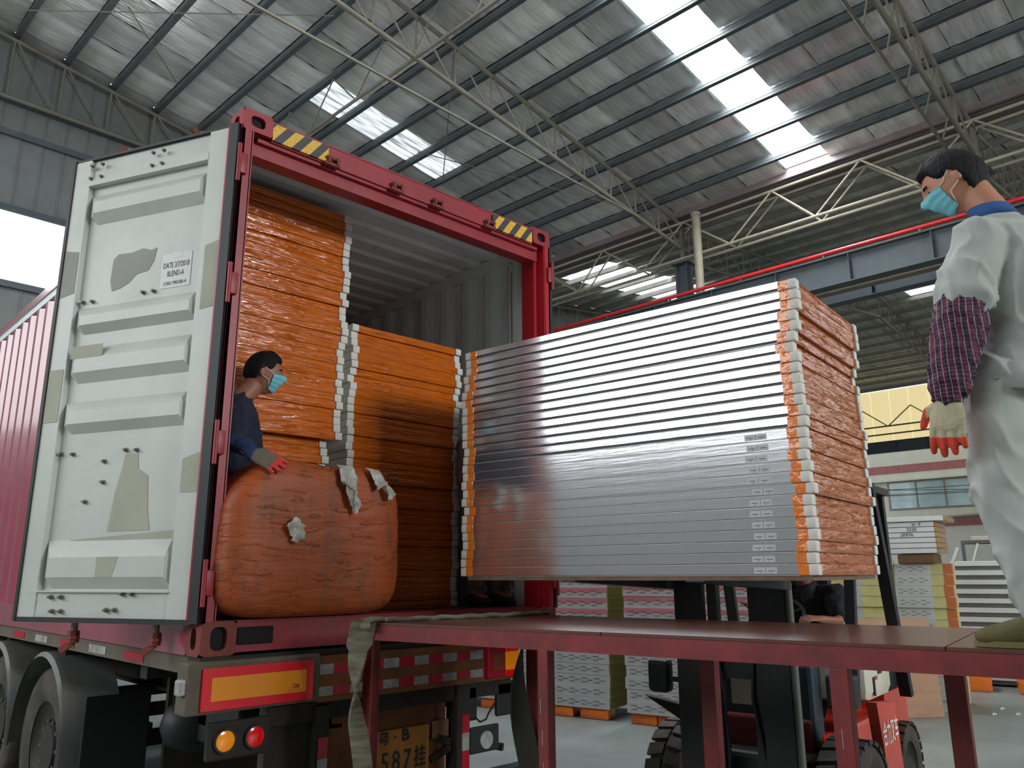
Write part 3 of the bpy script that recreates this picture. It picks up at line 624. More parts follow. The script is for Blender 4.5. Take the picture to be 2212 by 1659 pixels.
# ================================================================== wrapped panels
m_film_c = film('orange_film', (198, 98, 14), None, (1.0, 1, 15), 3.4, .10, .62, .4, 8, .8, .5)
m_film_b = film('amber_film', (172, 86, 16), None, (.9, 1, 8), 4.0, .16, .62, .4, 24, .3, .35)
m_foam = M('white_foam', (214, 212, 204), rough=.75, var=.04)
m_alu = M('aluminium_sheet', (226, 227, 231), rough=.13, metal=.95, var=.03, vs=6, bump=.02, bs=20, st=(1, .2, 4))
m_alu2 = M('aluminium_lip', (196, 196, 188), rough=.4, metal=.6, var=.05)
m_alud = M('channel_core', (112, 116, 120), rough=.6, metal=.3)
m_tape_o = film('orange_tape', (232, 122, 22), None, (1, 3, 3), 6, .25, .3)
m_label = M('grey_label', (190, 192, 192), rough=.7)
random.seed(11)
def cpanel():
    t = thing('wrapped_board', 'x', 'panel', (0, 0, 0))
    mb = MB(); W_, T = .95, .049
    def f(u, v):      # slightly bulged front face with round edges
        x = .03+u*(W_-.06); z = v*T; b = .0035*sin(pi*v)**.5
        return (x, -b, z)
    mb.grid(f, 14, 5); mb.box((.03, 0, .0005), (W_-.03, 2.2, T-.0005)); part('film_wrap', mb, m_film_c, t, smooth=60)
    for x0, x1 in ((0, .052), (W_-.052, W_)):
        mb = MB(); mb.bbox((x0, -.012, .001), (x1, 2.2, T), .005); part('foam_edge', mb, m_foam, t, smooth=30)
    return t
cp = cpanel(); first = True
def ordw(i): 
    w = ['first', 'second', 'third', 'fourth', 'fifth', 'sixth', 'seventh', 'eighth', 'ninth', 'tenth', 'eleventh', 'twelfth', 'thirteenth', 'fourteenth', 'fifteenth', 'sixteenth', 'seventeenth', 'eighteenth', 'nineteenth']
    if i <= 19: return w[i-1]
    tn = ['', '', 'twenty', 'thirty', 'forty', 'fifty'][i//10]
    return tn.replace('ty', 'tieth') if i % 10 == 0 else tn+'-'+w[i % 10-1]
for sname, n, x0, xo in (('left', 52, .09, .0), ('right', 37, 1.085, .0)):
    for i in range(n):
        k = n-i
        dx = random.uniform(-.010, .010); dy = random.uniform(-.012, .012); 
        if sname == 'left' and i >= 34: dx += .012
        if sname == 'left' and i < 21: dx -= .06; dy += .05
        if sname == 'right' and k == 4: dx += .02
        lab = f'orange wrapped panel, {ordw(k)} from the top of the taller left stack in the container' if sname == 'left' else f'orange wrapped panel, {ordw(k)} from the top of the lower right stack in the container'
        o = cp if first else dup(cp)
        first = False; o.location = (x0+dx, .56+dy, 1.4405+i*.05); o['label'] = lab; o['group'] = f'wrapped panels in the {sname} container stack'
        o.rotation_euler = (0, 0, random.uniform(-.006, .006))

# the silver bundle on the fork arms
BN = Vector((1.696, -2.232, 1.643)); BR = .1283
def spanel(t, sticker):
    T = .0492; L_ = 2.04; Wd = .95
    mb = MB(); mb.box((.010, .03, .001), (Wd-.006, L_-.03, T-.001)); mb.box((.005, .07, .0085), (.012, L_-.03, .0105)); part('panel_core', mb, m_alud, t)
    mb = MB()
    if sticker: mb.box((.0, .07, .0045), (.006, L_-.03, T-.001))
    else: mb.box((.000, .07, .0165), (.006, L_-.03, T-.0005))
    part('edge_channel', mb, m_alu, t)
    part('edge_lip', MB().box((-.002, .07, -.0004), (.006, L_-.03, .0016)), m_alu2, t)
    mb = MB(); mb.box((.006, .03, T-.0012), (Wd, L_-.03, T)); mb.box((.006, .03, 0), (Wd, L_-.03, .0012)); part('face_sheet', mb, m_alu, t)
    mb = MB(); mb.bbox((-.004, .022, .0012), (.05, .076, T-.0012), .003); part('tape_band', mb, m_tape_o, t)
    mb = MB(); mb.bbox((-.004, L_-.082, .0012), (.05, L_-.034, T-.0012), .003); part('tape_band', mb, m_tape_o, t)
    for y0, y1 in ((-.012, .03), (L_-.036, L_+.006)):
        for xx0, xx1 in ((-.007, .045), (Wd-.045, Wd+.007)):
            mb = MB(); mb.bbox((xx0, y0, .0008), (xx1, y1, T-.0008), .006); part('foam_corner', mb, m_foam, t, smooth=30)
    mb = MB(); mb.grid(lambda u, v: (.04+u*(Wd-.08), .0-.0035*sin(pi*v)**.6+.002, v*T), 10, 5); mb.box((.03, .004, .001), (Wd-.03, .04, T-.001)); part('end_film', mb, m_film_b, t, smooth=60)
    mb = MB(); mb.box((.03, L_-.04, .001), (Wd-.03, L_-.002, T-.001)); part('end_film', mb, m_film_b, t)
    if sticker:
        s = part('paper_label', MB().box((-.0005, .17, .009), (.001, .275, .036)), m_label, t)
        part('print', MB().box((-.001, .18, .02), (0, .21, .0225)).box((-.001, .235, .02), (0, .265, .0225)).box((-.001, .222, .012), (-.0002, .2235, .034)).box((-.001, .197, .0125), (0, .201, .015)).box((-.001, .245, .0115), (0, .249, .0155)), m_ink, s)
    return t
sa = thing('aluminium_board', '', 'panel', (0, 0, 0)); spanel(sa, True); sb = thing('aluminium_board', '', 'panel', (0, 0, 0)); spanel(sb, False); fa = fb_ = True
drift = 0
for i in range(27):
    src = sa if i < 13 else sb
    use = (i == 0) or (i == 13); o = src if use else dup(src)
    dy = random.uniform(-.012, .012); dx = random.uniform(-.004, .004)+(.006 if i >= 20 else 0)
    if i in (20, 21): dy += .02
    if i < 3: dy += .012
    o.location = BN+Vector((cos(BR)*dx-sin(BR)*dy, sin(BR)*dx+cos(BR)*dy, i*.05)); o.rotation_euler = (0, 0, BR)
    o['label'] = (f'silver edged panel with a small paper label, {ordw(i+1)} from the bottom of the lifted bundle' if i < 13 else f'bright silver edged panel without label, {ordw(27-i)} from the top of the lifted bundle')
    o['group'] = 'panels of the bundle lifted on the forks'

# big dirty orange bale
m_bale = film('bale_film', (168, 76, 24), None, (1, 1, 5), 2.4, .55, .5, .6, 8, 0.)
def bale_mat(m):
    nt = m.node_tree; N = nt.nodes; L = nt.links; b = N['Principled BSDF']; src = b.inputs['Base Color'].links[0].from_socket
    tc = N.new('ShaderNodeTexCoord'); mp = N.new('ShaderNodeMapping'); mp.inputs['Scale'].default_value = (6, 6, 1.6); L.new(tc.outputs['Object'], mp.inputs[0])
    n = N.new('ShaderNodeTexNoise'); n.inputs['Scale'].default_value = 1.6; n.inputs['Detail'].default_value = 9; n.inputs['Roughness'].default_value = .7; L.new(mp.outputs[0], n.inputs['Vector'])
    r = N.new('ShaderNodeMapRange'); r.inputs[1].default_value = .47; r.inputs[2].default_value = .72; r.inputs[4].default_value = .85; L.new(n.outputs[0], r.inputs[0])
    mx = N.new('ShaderNodeMix'); mx.data_type = 'RGBA'; L.new(r.outputs[0], mx.inputs['Factor']); L.new(src, mx.inputs['A']); mx.inputs['B'].default_value = rgb((96, 70, 46))
    v = N.new('ShaderNodeTexVoronoi'); v.feature = 'DISTANCE_TO_EDGE'; v.inputs['Scale'].default_value = 2.3; mp2 = N.new('ShaderNodeMapping'); mp2.inputs['Scale'].default_value = (.8, .8, 2.8); L.new(tc.outputs['Object'], mp2.inputs[0])
    n2 = N.new('ShaderNodeTexNoise'); n2.inputs['Scale'].default_value = 5; n2.inputs['Detail'].default_value = 5; L.new(mp2.outputs[0], n2.inputs['Vector'])
    va = N.new('ShaderNodeVectorMath'); va.operation = 'MULTIPLY_ADD'; L.new(n2.outputs[1], va.inputs[0]); va.inputs[1].default_value = (.5, .5, .5); L.new(mp2.outputs[0], va.inputs[2]); L.new(va.outputs[0], v.inputs['Vector'])
    lt = N.new('ShaderNodeMapRange'); lt.inputs[1].default_value = .0; lt.inputs[2].default_value = .012; lt.inputs[3].default_value = .7; lt.inputs[4].default_value = 0; L.new(v.outputs['Distance'], lt.inputs[0])
    m2 = N.new('ShaderNodeMix'); m2.data_type = 'RGBA'; L.new(lt.outputs[0], m2.inputs['Factor']); L.new(mx.outputs['Result'], m2.inputs['A']); m2.inputs['B'].default_value = rgb((60, 26, 14)); L.new(m2.outputs['Result'], b.inputs['Base Color'])
bale_mat(m_bale)
m_plaster = M('exposed_white_core', (202, 200, 192), rough=.85, var=.25, vs=20, bump=.6, bs=30, dirt=(120, 114, 104), df=.35, ds=14)
m_bfur = M('frayed_fibre', (88, 58, 32), rough=.9)
bl = thing('wrapped_bale', 'big battered bale in dirty torn orange film at the container door', 'bale', (.565, .13, 1.4405))
def bf(dirv):
    x, y, z = dirv; p = 5.5; q = (abs(x)**p+abs(y)**p+abs(z)**p)**(-1/p); X, Y, Z = x*q*.52, y*q*.25, z*q*.40
    Z += .405
    Z -= (.65*max(0, -X-.22)**1.3+.25*max(0, X-.2)**1.5)*max(0, Z-.3)/.5            # top slopes down to both ends
    Z -= .012*sin(X*9+1)*max(0, Z-.5)/.3
    X *= 1+.05*(1-Z/.81)
    n = noise.noise(Vector((X*3, Y*3, Z*3)))*.02+noise.noise(Vector((X*9, Y*9, Z*22)))*.006
    return Vector((X*(1+n), Y*(1+n*1.5), max(0, Z*(1+n*.6))))
bm = bmesh.new(); bmesh.ops.create_cube(bm, size=2); bmesh.ops.subdivide_edges(bm, edges=bm.edges[:], cuts=34, use_grid_fill=True)
for v in bm.verts: v.co = bf(v.co.normalized() if False else v.co)
mb = MB(); mb.bm(bm); part('bale_body', mb, m_bale, bl, smooth='all')
def rag(cx_, cz_, pts, bend, mat, nm='torn_flap'):
    top = []
    for (xa, za), (xb, zb_) in zip(pts, pts[1:]+pts[:1]):
        for q_ in range(4): j_ = .007 if q_ else 0; top.append((xa+(xb-xa)*q_/4+random.uniform(-j_, j_), za+(zb_-za)*q_/4+random.uniform(-j_, j_)))
    mb = MB(); k = len(top); c = (sum(p[0] for p in top)/k, sum(p[1] for p in top)/k)
    vs = []; fs = []; rings = 8
    for r_ in range(rings+1):
        for i in range(k):
            a = r_/rings; x = c[0]+(top[i][0]-c[0])*a; z = c[1]+(top[i][1]-c[1])*a
            q_ = max(.0, 1-abs(x/.53)**5.5-abs((z-.405)/.405)**5.5)**(1/5.5); y = -.27*q_-.012-bend*(.3+.7*(1-a))-.018*noise.noise(Vector((x*30, z*30, 3)))-.008*noise.noise(Vector((x*80, z*80, 1)))
            vs.append((x, y, z))
    for r_ in range(rings):
        for i in range(k): fs.append((r_*k+i, r_*k+(i+1) % k, (r_+1)*k+(i+1) % k, (r_+1)*k+i))
    mb.add(vs, fs); part(nm, mb, mat, bl, smooth='all')
rag(0, 0, [(.07, .80), (.16, .79), (.165, .72), (.155, .66), (.18, .60), (.175, .56), (.15, .53), (.13, .57), (.10, .62), (.085, .68), (.06, .70)], .02, m_plaster)
rag(0, 0, [(.26, .80), (.34, .79), (.36, .73), (.37, .70), (.44, .655), (.40, .63), (.37, .62), (.36, .66), (.33, .70), (.29, .67), (.27, .73)], .022, m_plaster)
rag(0, 0, [(-.235, .47), (-.20, .50), (-.17, .49), (-.145, .47), (-.14, .42), (-.15, .39), (-.175, .375), (-.2, .38), (-.22, .41), (-.25, .455), (-.235, .455)], .003, m_plaster, 'puncture')
for i in range(60):
    x = random.choice([random.uniform(-.05, .1), random.uniform(.3, .47), random.uniform(.42, .5)]); z = bf(Vector((x/.53, -.9, 1)))[2]
    mb = MB(); a = Vector((x, -.2+random.uniform(-.04, .03), z-.01)); mb.path([a, a+Vector((random.uniform(-.02, .02), -.01, .012)), a+Vector((random.uniform(-.05, .05), -.02, random.uniform(.0, .022)))], .0035, 4)
    part('frayed_edge', mb, m_bfur, bl) if i < 24 else None

# ================================================================== trailer under the container
m_chas = M('chassis_grime', (36, 33, 30), rough=.8, var=.25, vs=5, dirt=(60, 53, 44), df=.35, ds=4)
m_beamp = M('dusty_beam', (104, 96, 82), rough=.75, var=.15, dirt=(84, 76, 62), df=.4, ds=6)
m_tyre = M('tyre_rubber', (46, 44, 42), rough=.8, var=.2, dirt=(96, 88, 76), df=.3, ds=5, bump=.1)
m_guard = M('mudguard_plastic', (92, 98, 98), rough=.5, dirt=(120, 112, 98), df=.35, ds=4)
m_refl_r = M('reflector_red', (218, 20, 34), rough=.3, var=.04, emis=(200, 0, 10), es=.0)
m_refl_o = M('reflector_orange', (232, 142, 20), rough=.3, var=.04)
m_3m = M('print_red', (200, 60, 20), rough=.5)
m_wht = M('reflective_white', (176, 176, 172), rough=.4, var=.15, vs=8, dirt=(110, 104, 96), df=.35, ds=14)
m_rtape = M('reflective_red', (178, 18, 42), rough=.35, var=.1)
m_rustb = M('rusty_orange_band', (140, 84, 34), rough=.7, var=.2, dirt=(88, 54, 30), df=.4, ds=5)
m_lens_r = M('lens_red', (200, 16, 16), rough=.15, coat=.6, emis=(255, 20, 10), es=.12)
m_lens_o = M('lens_amber', (245, 150, 20), rough=.15, coat=.6, emis=(255, 140, 20), es=.15)
m_plate = M('plate_yellow', (196, 128, 44), rough=.55, dirt=(140, 84, 44), df=.3, ds=6)
tr = thing('semi_trailer', 'dark grimy container trailer under the red container with yellow number plate', 'trailer', (1.2, 1.5, 0))
def tp(name, mb, mat, par=None, smooth=False, label=None): return part(name, mb, mat, par or tr, smooth, label, off=(1.2, 1.5, 0) if (par is None or par is tr) else None)
def sub(name, mb, mat, par, smooth=False, label=None): return part(name, mb, mat, par, smooth, label, off=(1.2, 1.5, 0))
tp('deck_rail', MB().box((0.0, -.0, 1.235), (2.44, .14, 1.278)), m_chas)
mb = MB(); mb.bbox((-.07, -.045, 1.03), (.62, .08, 1.262), .01); tp('rear_beam_end', mb, m_beamp)
mb = MB(); mb.box((.62, -.03, 1.02), (2.06, .08, 1.245)); tp('rear_beam', mb, m_rustb, label='rear cross beam with a rusty orange band')
# red and yellow reflector plate
rp = tp('reflector_plate', MB().bbox((-.005, -.06, 1.045), (.572, -.047, 1.235), .003), m_refl_r, label='red bordered yellow reflector plate')
sub('plate_field', MB().box((.04, -.0625, 1.088), (.53, -.0595, 1.192)), m_refl_o, rp)
for x, z in ((.02, 1.222), (.28, 1.224), (.52, 1.222), (.27, 1.062), (.02, 1.06)): sub('screw', MB().loft([(x, -.058, z), (x, -.064, z)], [(.004, .004)]*2, 8, caps=False), m_bolt, rp)
mt = Matrix.Translation(Vector((.472, -.0628, 1.118))-Vector((1.2, 1.5, 0))) @ Matrix.Rotation(pi/2, 4, 'X'); text_part('print', '3M', .032, m_3m, rp, mt, .0003, bold=.0012)
mt = Matrix.Translation(Vector((.468, -.0628, 1.099))-Vector((1.2, 1.5, 0))) @ Matrix.Rotation(pi/2, 4, 'X'); text_part('print', 'DIAMOND GRADE', .010, m_3m, rp, mt, .0003)
# checkered reflective tape rows
x = .60; i = 0
while x < 1.76:
    w = min(.105, 1.78-x)
    for z0, z1 in ((1.155, 1.205), (1.05, 1.095)):
        tp('tape_piece', MB().box((x, -.0325, z0), (x+w-.001, -.03, z1)), m_wht if i % 2 == 0 else m_rtape)
    x += w; i += 1
tl = tp('tail_lamp', MB().bbox((1.775, -.06, 1.035), (2.03, -.0, 1.222), .006), m_rtape, label='red and amber tail lamp')
sub('lens', MB().bbox((1.915, -.068, 1.04), (2.027, -.056, 1.075), .004), m_lens_r, tl); sub('lens', MB().bbox((1.915, -.068, 1.078), (2.027, -.056, 1.185), .004), m_lens_o, tl); sub('lens', MB().bbox((1.915, -.068, 1.188), (2.027, -.056, 1.218), .004), m_lens_r, tl)
sub('lens', MB().box((1.81, -.062, 1.08), (1.9, -.058, 1.18)), m_rustb, tl)
for j in range(6): sub('rib', MB().box((1.79, -.064, 1.085+j*.017), (1.905, -.06, 1.09+j*.017)), m_rtape, tl)
ml = tp('marker_bracket', MB().bbox((-.10, -.03, 1.12), (-.06, .03, 1.19), .01), m_wht, label='small cracked white marker box')
# round lamps under the beam
lp = tp('lamp_bracket', MB().bbox((.05, -.03, .82), (.37, -.0, .99), .012), m_chas)
for x, mt_, nm in ((.20, m_lens_o, 'round amber lamp'), (.20+.17-.0, m_lens_r, 'round red lamp')):
    xx = .135 if mt_ is m_lens_o else .285
    q = MB(); q.disc((xx, -.035, .905), .056, 1, .02, 24, r_in=.046); sub('lamp_ring', q, m_black, lp, True)
    q = MB(); q.loft([(xx, -.03, .905), (xx, -.042, .905), (xx, -.047, .905)], [(.046, .046), (.046, .046), (.03, .03)], 24, caps=False); sub('lamp_lens', q, mt_, lp, True, nm)
tp('under_beam', MB().box((.37, -.0, .93), (2.02, .1, 1.02)), m_chas)
tp('back_panel', MB().box((.62, .05, .55), (1.53, .1, .95)), m_rustb, label='rusty orange panel behind the plate')
tp('side_panel', MB().box((.37, .03, .70), (.62, .09, .93)), m_chas)
npl = tp('number_plate', MB().bbox((.945, .03, .575), (1.395, .045, .818), .003), m_plate, label='yellow number plate')
def T1(s, x, z, sz, sx=1, bold=.001):
    mt = Matrix.Translation(Vector((x, .0285, z))-Vector((1.2, 1.5, 0))) @ Matrix.Rotation(pi/2, 4, 'X') @ Matrix.Diagonal((sx, 1, 1, 1)); text_part('plate_character', s, sz, m_ink, npl, mt, .001, bold=bold)
T1('粤', 1.08, .775, .075, 1); T1('·', 1.155, .775, .09); T1('B', 1.225, .78, .085, 1.1, .003); T1('5', 1.09, .65, .145, .8); T1('8', 1.165, .65, .145, .8); T1('7', 1.24, .65, .145, .8); T1('挂', 1.33, .65, .12, .75)
tp('small_sign', MB().bbox((1.42, .03, .735), (1.54, .04, .83), .003), M('faded_sign', (150, 112, 92), rough=.7, dirt=(120, 74, 50), df=.4, ds=9))
for i, (x0) in enumerate((1.5, 1.64)): pass
mb = MB(); mb.box((1.56, -.02, .45), (1.66, .08, 1.02)); tp('guard_post', mb, m_chas); mb = MB(); mb.box((.62, -.02, .45), (.70, .08, 1.0)); tp('guard_post', mb, m_chas)
mb = MB(); mb.bbox((1.66, .0, .80), (1.74, .03, 1.0), .02); tp('mud_plate', mb, m_black); mb = MB(); mb.bbox((1.90, -.0, .80), (2.1, .03, 1.0), .02); tp('mud_plate', mb, m_black)
for px0 in (.64, 1.60):
    for k in range(4): tp('tape_piece', MB().box((px0, -.024, .45+k*.10), (px0+.055, -.02, .548+k*.10)), (m_wht if k % 2 == 0 else m_rtape))
mb = MB(); mb.box((.2, -.03, .38), (2.25, .07, .50)); tp('underrun_bar', mb, m_black)
lb = tp('lamp_board', MB().bbox((1.66, -.03, .62), (1.89, -.01, .77), .015), m_black); q = MB(); q.disc((1.78, -.034, .69), .05, 1, .012, 24); sub('round_reflector', q, m_wht, lb, True)
for a, b in (((1.42, .05, .75), (1.56, .03, .70)), ((1.42, .05, .62), (1.56, .03, .68)), ((.37, .1, .85), (.62, .05, .68)), ((1.95, .0, .62), (1.7, .5, .7))): tp('brace', MB().beam(a, b, .03, .04), m_chas)
tp('lamp_cable', MB().path([(1.72, .0, .82), (1.75, -.01, .79), (1.80, -.01, .80), (1.83, 0, .83), (1.9, .02, .88)], .006, 6), m_black)
for x in (.75, 1.69): tp('frame_rail', MB().ibeam((x, .05, 1.05), (x, 12, 1.05), .14, .36, .02, .012), m_chas)
for y in (.9, 2.4, 3.9, 6, 8, 10): tp('cross_member', MB().box((.1, y, 1.1), (2.34, y+.1, 1.25)), m_chas)
tp('side_rail', MB().box((.02, .1, 1.19), (.08, 12, 1.275)), m_beamp); tp('side_rail', MB().box((2.36, .1, 1.19), (2.42, 12, 1.275)), m_chas)
for i, y in enumerate((.75, 1.35, 1.95, 2.55, 3.15)): tp('tape_piece', MB().box((.016, y, 1.205), (.02, y+.3, 1.25)), m_wht if i % 2 else m_rtape)
def wheel(parent, c, r, w, axis, tread=True, name='wheel', sgn=-1):
    c = Vector(c); mb = MB(); n = 40; ax = Vector((1, 0, 0)) if axis == 0 else Vector((0, 1, 0)); o = Vector((0, 1, 0)) if axis == 0 else Vector((1, 0, 0)); zz = Vector((0, 0, 1))
    prof = [(.58, -.42), (.72, -.5), (.93, -.48), (.985, -.40), (1, -.2), (1, .2), (.985, .40), (.93, .48), (.72, .5), (.58, .42)]
    vs = [c+ax*(b*w)+(o*cos(2*pi*k/n)+zz*sin(2*pi*k/n))*(a*r) for k in range(n) for a, b in prof]; m_ = len(prof)
    mb.add(vs, [(k*m_+i, k*m_+i+1, ((k+1) % n)*m_+i+1, ((k+1) % n)*m_+i) for k in range(n) for i in range(m_-1)])
    mb.add([vs[k*m_] for k in range(n)]+[vs[k*m_+m_-1] for k in range(n)], [])
    return mb, c, ax, o, zz
def add_wheel(par, c, r, w, axis, sgn, sp, lugs=False):
    mb, c, ax, o, zz = wheel(par, c, r, w, axis); 
    t = sp('wheel', mb, m_tyre, None, 50)
    q = MB(); n = 32; prof = [(.58, .40), (.55, .30), (.40, .18), (.30, .20), (.28, .32), (.10, .34), (.0, .34)]
    vs = [c+ax*(sgn*b*w)+(o*cos(2*pi*k/n)+zz*sin(2*pi*k/n))*(a*r) for k in range(n) for a, b in prof]; m_ = len(prof); q.add(vs, [(k*m_+i, k*m_+i+1, ((k+1) % n)*m_+i+1, ((k+1) % n)*m_+i) for k in range(n) for i in range(m_-1)])
    sp('rim', q, M('wheel_rim', (50, 46, 42), rough=.6, metal=.3), t, 50)
    if lugs:
        q = MB(); nl = 22
        for k in range(nl):
            for s_ in (-1, 1):
                a0 = 2*pi*(k+(.5 if s_ > 0 else 0))/nl; da = 2*pi/nl*.36
                vs = []
                for rr in (r*.985, r*1.055):
                    for a, b in ((a0-da, .04), (a0+da, .04), (a0+da*1.5, .5), (a0-da*.5, .5)):
                        vs.append(c+ax*(s_*b*w)+(o*cos(a)+zz*sin(a))*rr)
                q.add(vs, [(0, 1, 2, 3), (7, 6, 5, 4), (0, 4, 5, 1), (1, 5, 6, 2), (2, 6, 7, 3), (3, 7, 4, 0)])
        sp('tread_lugs', q, m_tyre, t)
    else:
        for k in range(10): a = 2*pi*k/10; q = MB(); q.loft([c+ax*(sgn*.2*w)+(o*cos(a)+zz*sin(a))*r*.34, c+ax*(sgn*.3*w)+(o*cos(a)+zz*sin(a))*r*.34], [(.014, .014)]*2, 6, caps=False); sp('wheel_nut', q, m_bolt, t)
    return t
def sp_tr(name, mb, mat, par, smooth=False): return part(name, mb, mat, par or tr, smooth, off=(1.2, 1.5, 0))
for y in (2.55, 3.86, 5.17):
    add_wheel(None, (.17, y, .52), .52, .24, 0, -1, sp_tr); add_wheel(None, (2.27, y, .52), .52, .24, 0, 1, sp_tr)
    mb = MB(); n = 18; pts = []
    for k in range(n+1):
        a = radians(-5+190*k/n); rr = .61+(.02 if k in (0, n) else 0); pts.append((y+rr*cos(a), .54+rr*sin(a)))
    vs = []
    for (yy, z) in pts: vs += [(.0, yy, z-.03), (.02, yy, z), (.36, yy, z), (.36, yy, z-.012)]
    mb.add(vs, [(k*4+i, k*4+i+1, (k+1)*4+i+1, (k+1)*4+i) for k in range(n) for i in range(3)]); tp('mudguard', mb, m_guard, smooth=40)
    tp('axle', MB().tube((.3, y, .5), (2.1, y, .5), .06, 10), m_chas)
    mb = MB(); mb.box((.5, y-.5, .62), (.6, y+.5, .68)); tp('leaf_spring', mb, m_chas)
mb = MB(); mb.bbox((.08, 1.80, .35), (.48, 1.82, .92), .01); tp('mud_flap', mb, m_black); tp('dark_filler_tube', MB().loft([(.5, 1.25, .78), (1.95, 1.25, .78)], [(.16, .16)]*2, 18), m_black, smooth=60); tp('dark_filler_plate', MB().box((.55, 1.7, .35), (1.9, 1.74, 1.05)), m_chas); tp('side_plate', MB().bbox((.5, .6, .7), (.62, 1.5, 1.02), .02), m_black)  # tank and shield are masses added to keep the underside dark
mb = MB(); mb.box((.5, 1.0, .8), (.7, 1.5, 1.0)); tp('side_box', mb, m_black)

# ================================================================== red steel platform
m_pred = M('platform_red_paint', (132, 34, 36), rough=.5, var=.15, vs=5, dirt=(74, 26, 24), df=.33, ds=7)
m_pchip = M('bare_steel_scratch', (170, 160, 156), rough=.5)
m_ptop = M('platform_ply', (104, 62, 52), rough=.3, var=.12, vs=4, st=(1, .3, 1), dirt=(74, 48, 42), df=.3, ds=3, bump=.03, coat=.1)
PA = Vector((.647, -.507, 0)); PROT = math.atan2(.17961593, .98373681)
# local frame: x across (towards the far side), y runs back (-) along the platform
pf = thing('loading_platform', 'long red steel loading platform with a dark plywood top', 'platform', PA, PROT)
PZ = 1.43; PWD = 1.02
for y0, y1 in ((.09, -1.22), (-1.225, -2.44), (-2.445, -3.66), (-3.665, -4.9)): part('deck_board', MB().box((.004, y1, PZ-.012), (PWD-.004, y0, PZ)), m_ptop, pf)
for x0, x1 in ((0, .05), (PWD-.05, PWD)): part('edge_beam', MB().box((x0, -4.9, PZ-.082), (x1, .09, PZ-.013)), m_pred, pf)
for y in (.04, -1.2, -2.4, -3.6, -4.9): part('cross_beam', MB().box((.05, y, PZ-.08), (PWD-.05, y+.05, PZ-.013)), m_pred, pf)
for i, (x0, y0, w) in enumerate(((.0, .035, .062), (.0, -.972, .05), (.0, -2.148, .062), (.0, -3.2, .06))):
    l = part('leg', MB().bbox((x0, y0, 0), (x0+.055, y0+w, PZ-.082), .004), m_pred, pf)
    if i in (1, 2):
        for k in range(5): part('scratch', MB().box((x0-.0008, y0+.03+.006*sin(k*2), .62+k*.12), (x0, y0+.032+.006*sin(k*2), .62+k*.12+.06)), m_pchip, l)
for y0 in (-.28, -1.30, -2.36, -3.4): part('leg', MB().bbox((PWD-.07, y0, 0), (PWD, y0+.075, PZ-.082), .004), m_pred, pf)
# cloth strap and rope
m_strap = M('woven_strap', (142, 140, 118), rough=.95, var=.2, vs=10, st=(1, 1, 6), bump=.3, bs=60, dirt=(78, 72, 58), df=.4, ds=6)
mb = MB(); n = 60
def strap_pt(t):
    z = PZ+.012-1.43*t*.98; tw = 0 if t < .09 else min(pi, (t-.09)*11)
    c = Vector((.60-.02*sin(t*9), -.455+.03*sin(t*7), z)); return c, tw
L_ = []; 
for i in range(n+1):
    t_ = i/n; c, tw = strap_pt(t_); w = .062 if t_ < .1 else .045; d = Vector((sin(2.16+tw), cos(2.16+tw), 0)); e_ = Vector((d.y, -d.x, 0))*.006
    L_ += [c-d*w-e_, c+d*w-e_, c+d*w+e_, c-d*w+e_]
mb.add(L_, [(k*4+i, k*4+(i+1) % 4, (k+1)*4+(i+1) % 4, (k+1)*4+i) for k in range(n) for i in range(4)])
mb.loft([(.59, -.46, PZ-.02), (.60, -.46, PZ+.008), (.64, -.47, PZ+.016), (.72, -.49, PZ+.01)], [(.06, .012), (.055, .012), (.045, .012), (.03, .01)], 10)
solo('woven_strap', mb, m_strap, 'grey dirty woven strap twisted down the left platform leg', 'strap', smooth=60)
mb = MB(); pts = []
for k in range(25): t_ = k/24; pts.append((.68+.98*t_, -.515-.11*t_+.01*sin(k*.9), PZ+.012+.003*sin(k*1.7)))
mb.path(pts, .012, 7)
for k in range(7): mb.path([pts[-1], Vector(pts[-1])+Vector((.03+.01*k, -.02+.008*k, .004+.004*(k % 3))), Vector(pts[-1])+Vector((.06+.006*k, -.03+.012*k, 0))], .002, 4)
solo('rope', mb, m_strap, 'pale frayed rope lying along the near end of the platform deck', 'rope', smooth=60)
mb = MB(); L_ = []; n = 20
for i in range(n+1):
    t_ = i/n; c = Vector((1.60-.06*sin(t_*5), -.58+.03*sin(t_*8), 1.40-1.36*t_)); d = Vector((sin(.4+t_*4), cos(.4+t_*4), 0)); e_ = Vector((d.y, -d.x, 0))*.005; w = .06
    L_ += [c-d*w-e_, c+d*w-e_, c+d*w+e_, c-d*w+e_]
mb.add(L_, [(k*4+i, k*4+(i+1) % 4, (k+1)*4+(i+1) % 4, (k+1)*4+i) for k in range(n) for i in range(4)])
solo('woven_strap', mb, M('dark_strap', (62, 62, 54), rough=.95, var=.2, vs=10, bump=.3, bs=60), 'dark strap hanging at the far left corner of the platform, behind the second leg', 'strap', smooth=60)

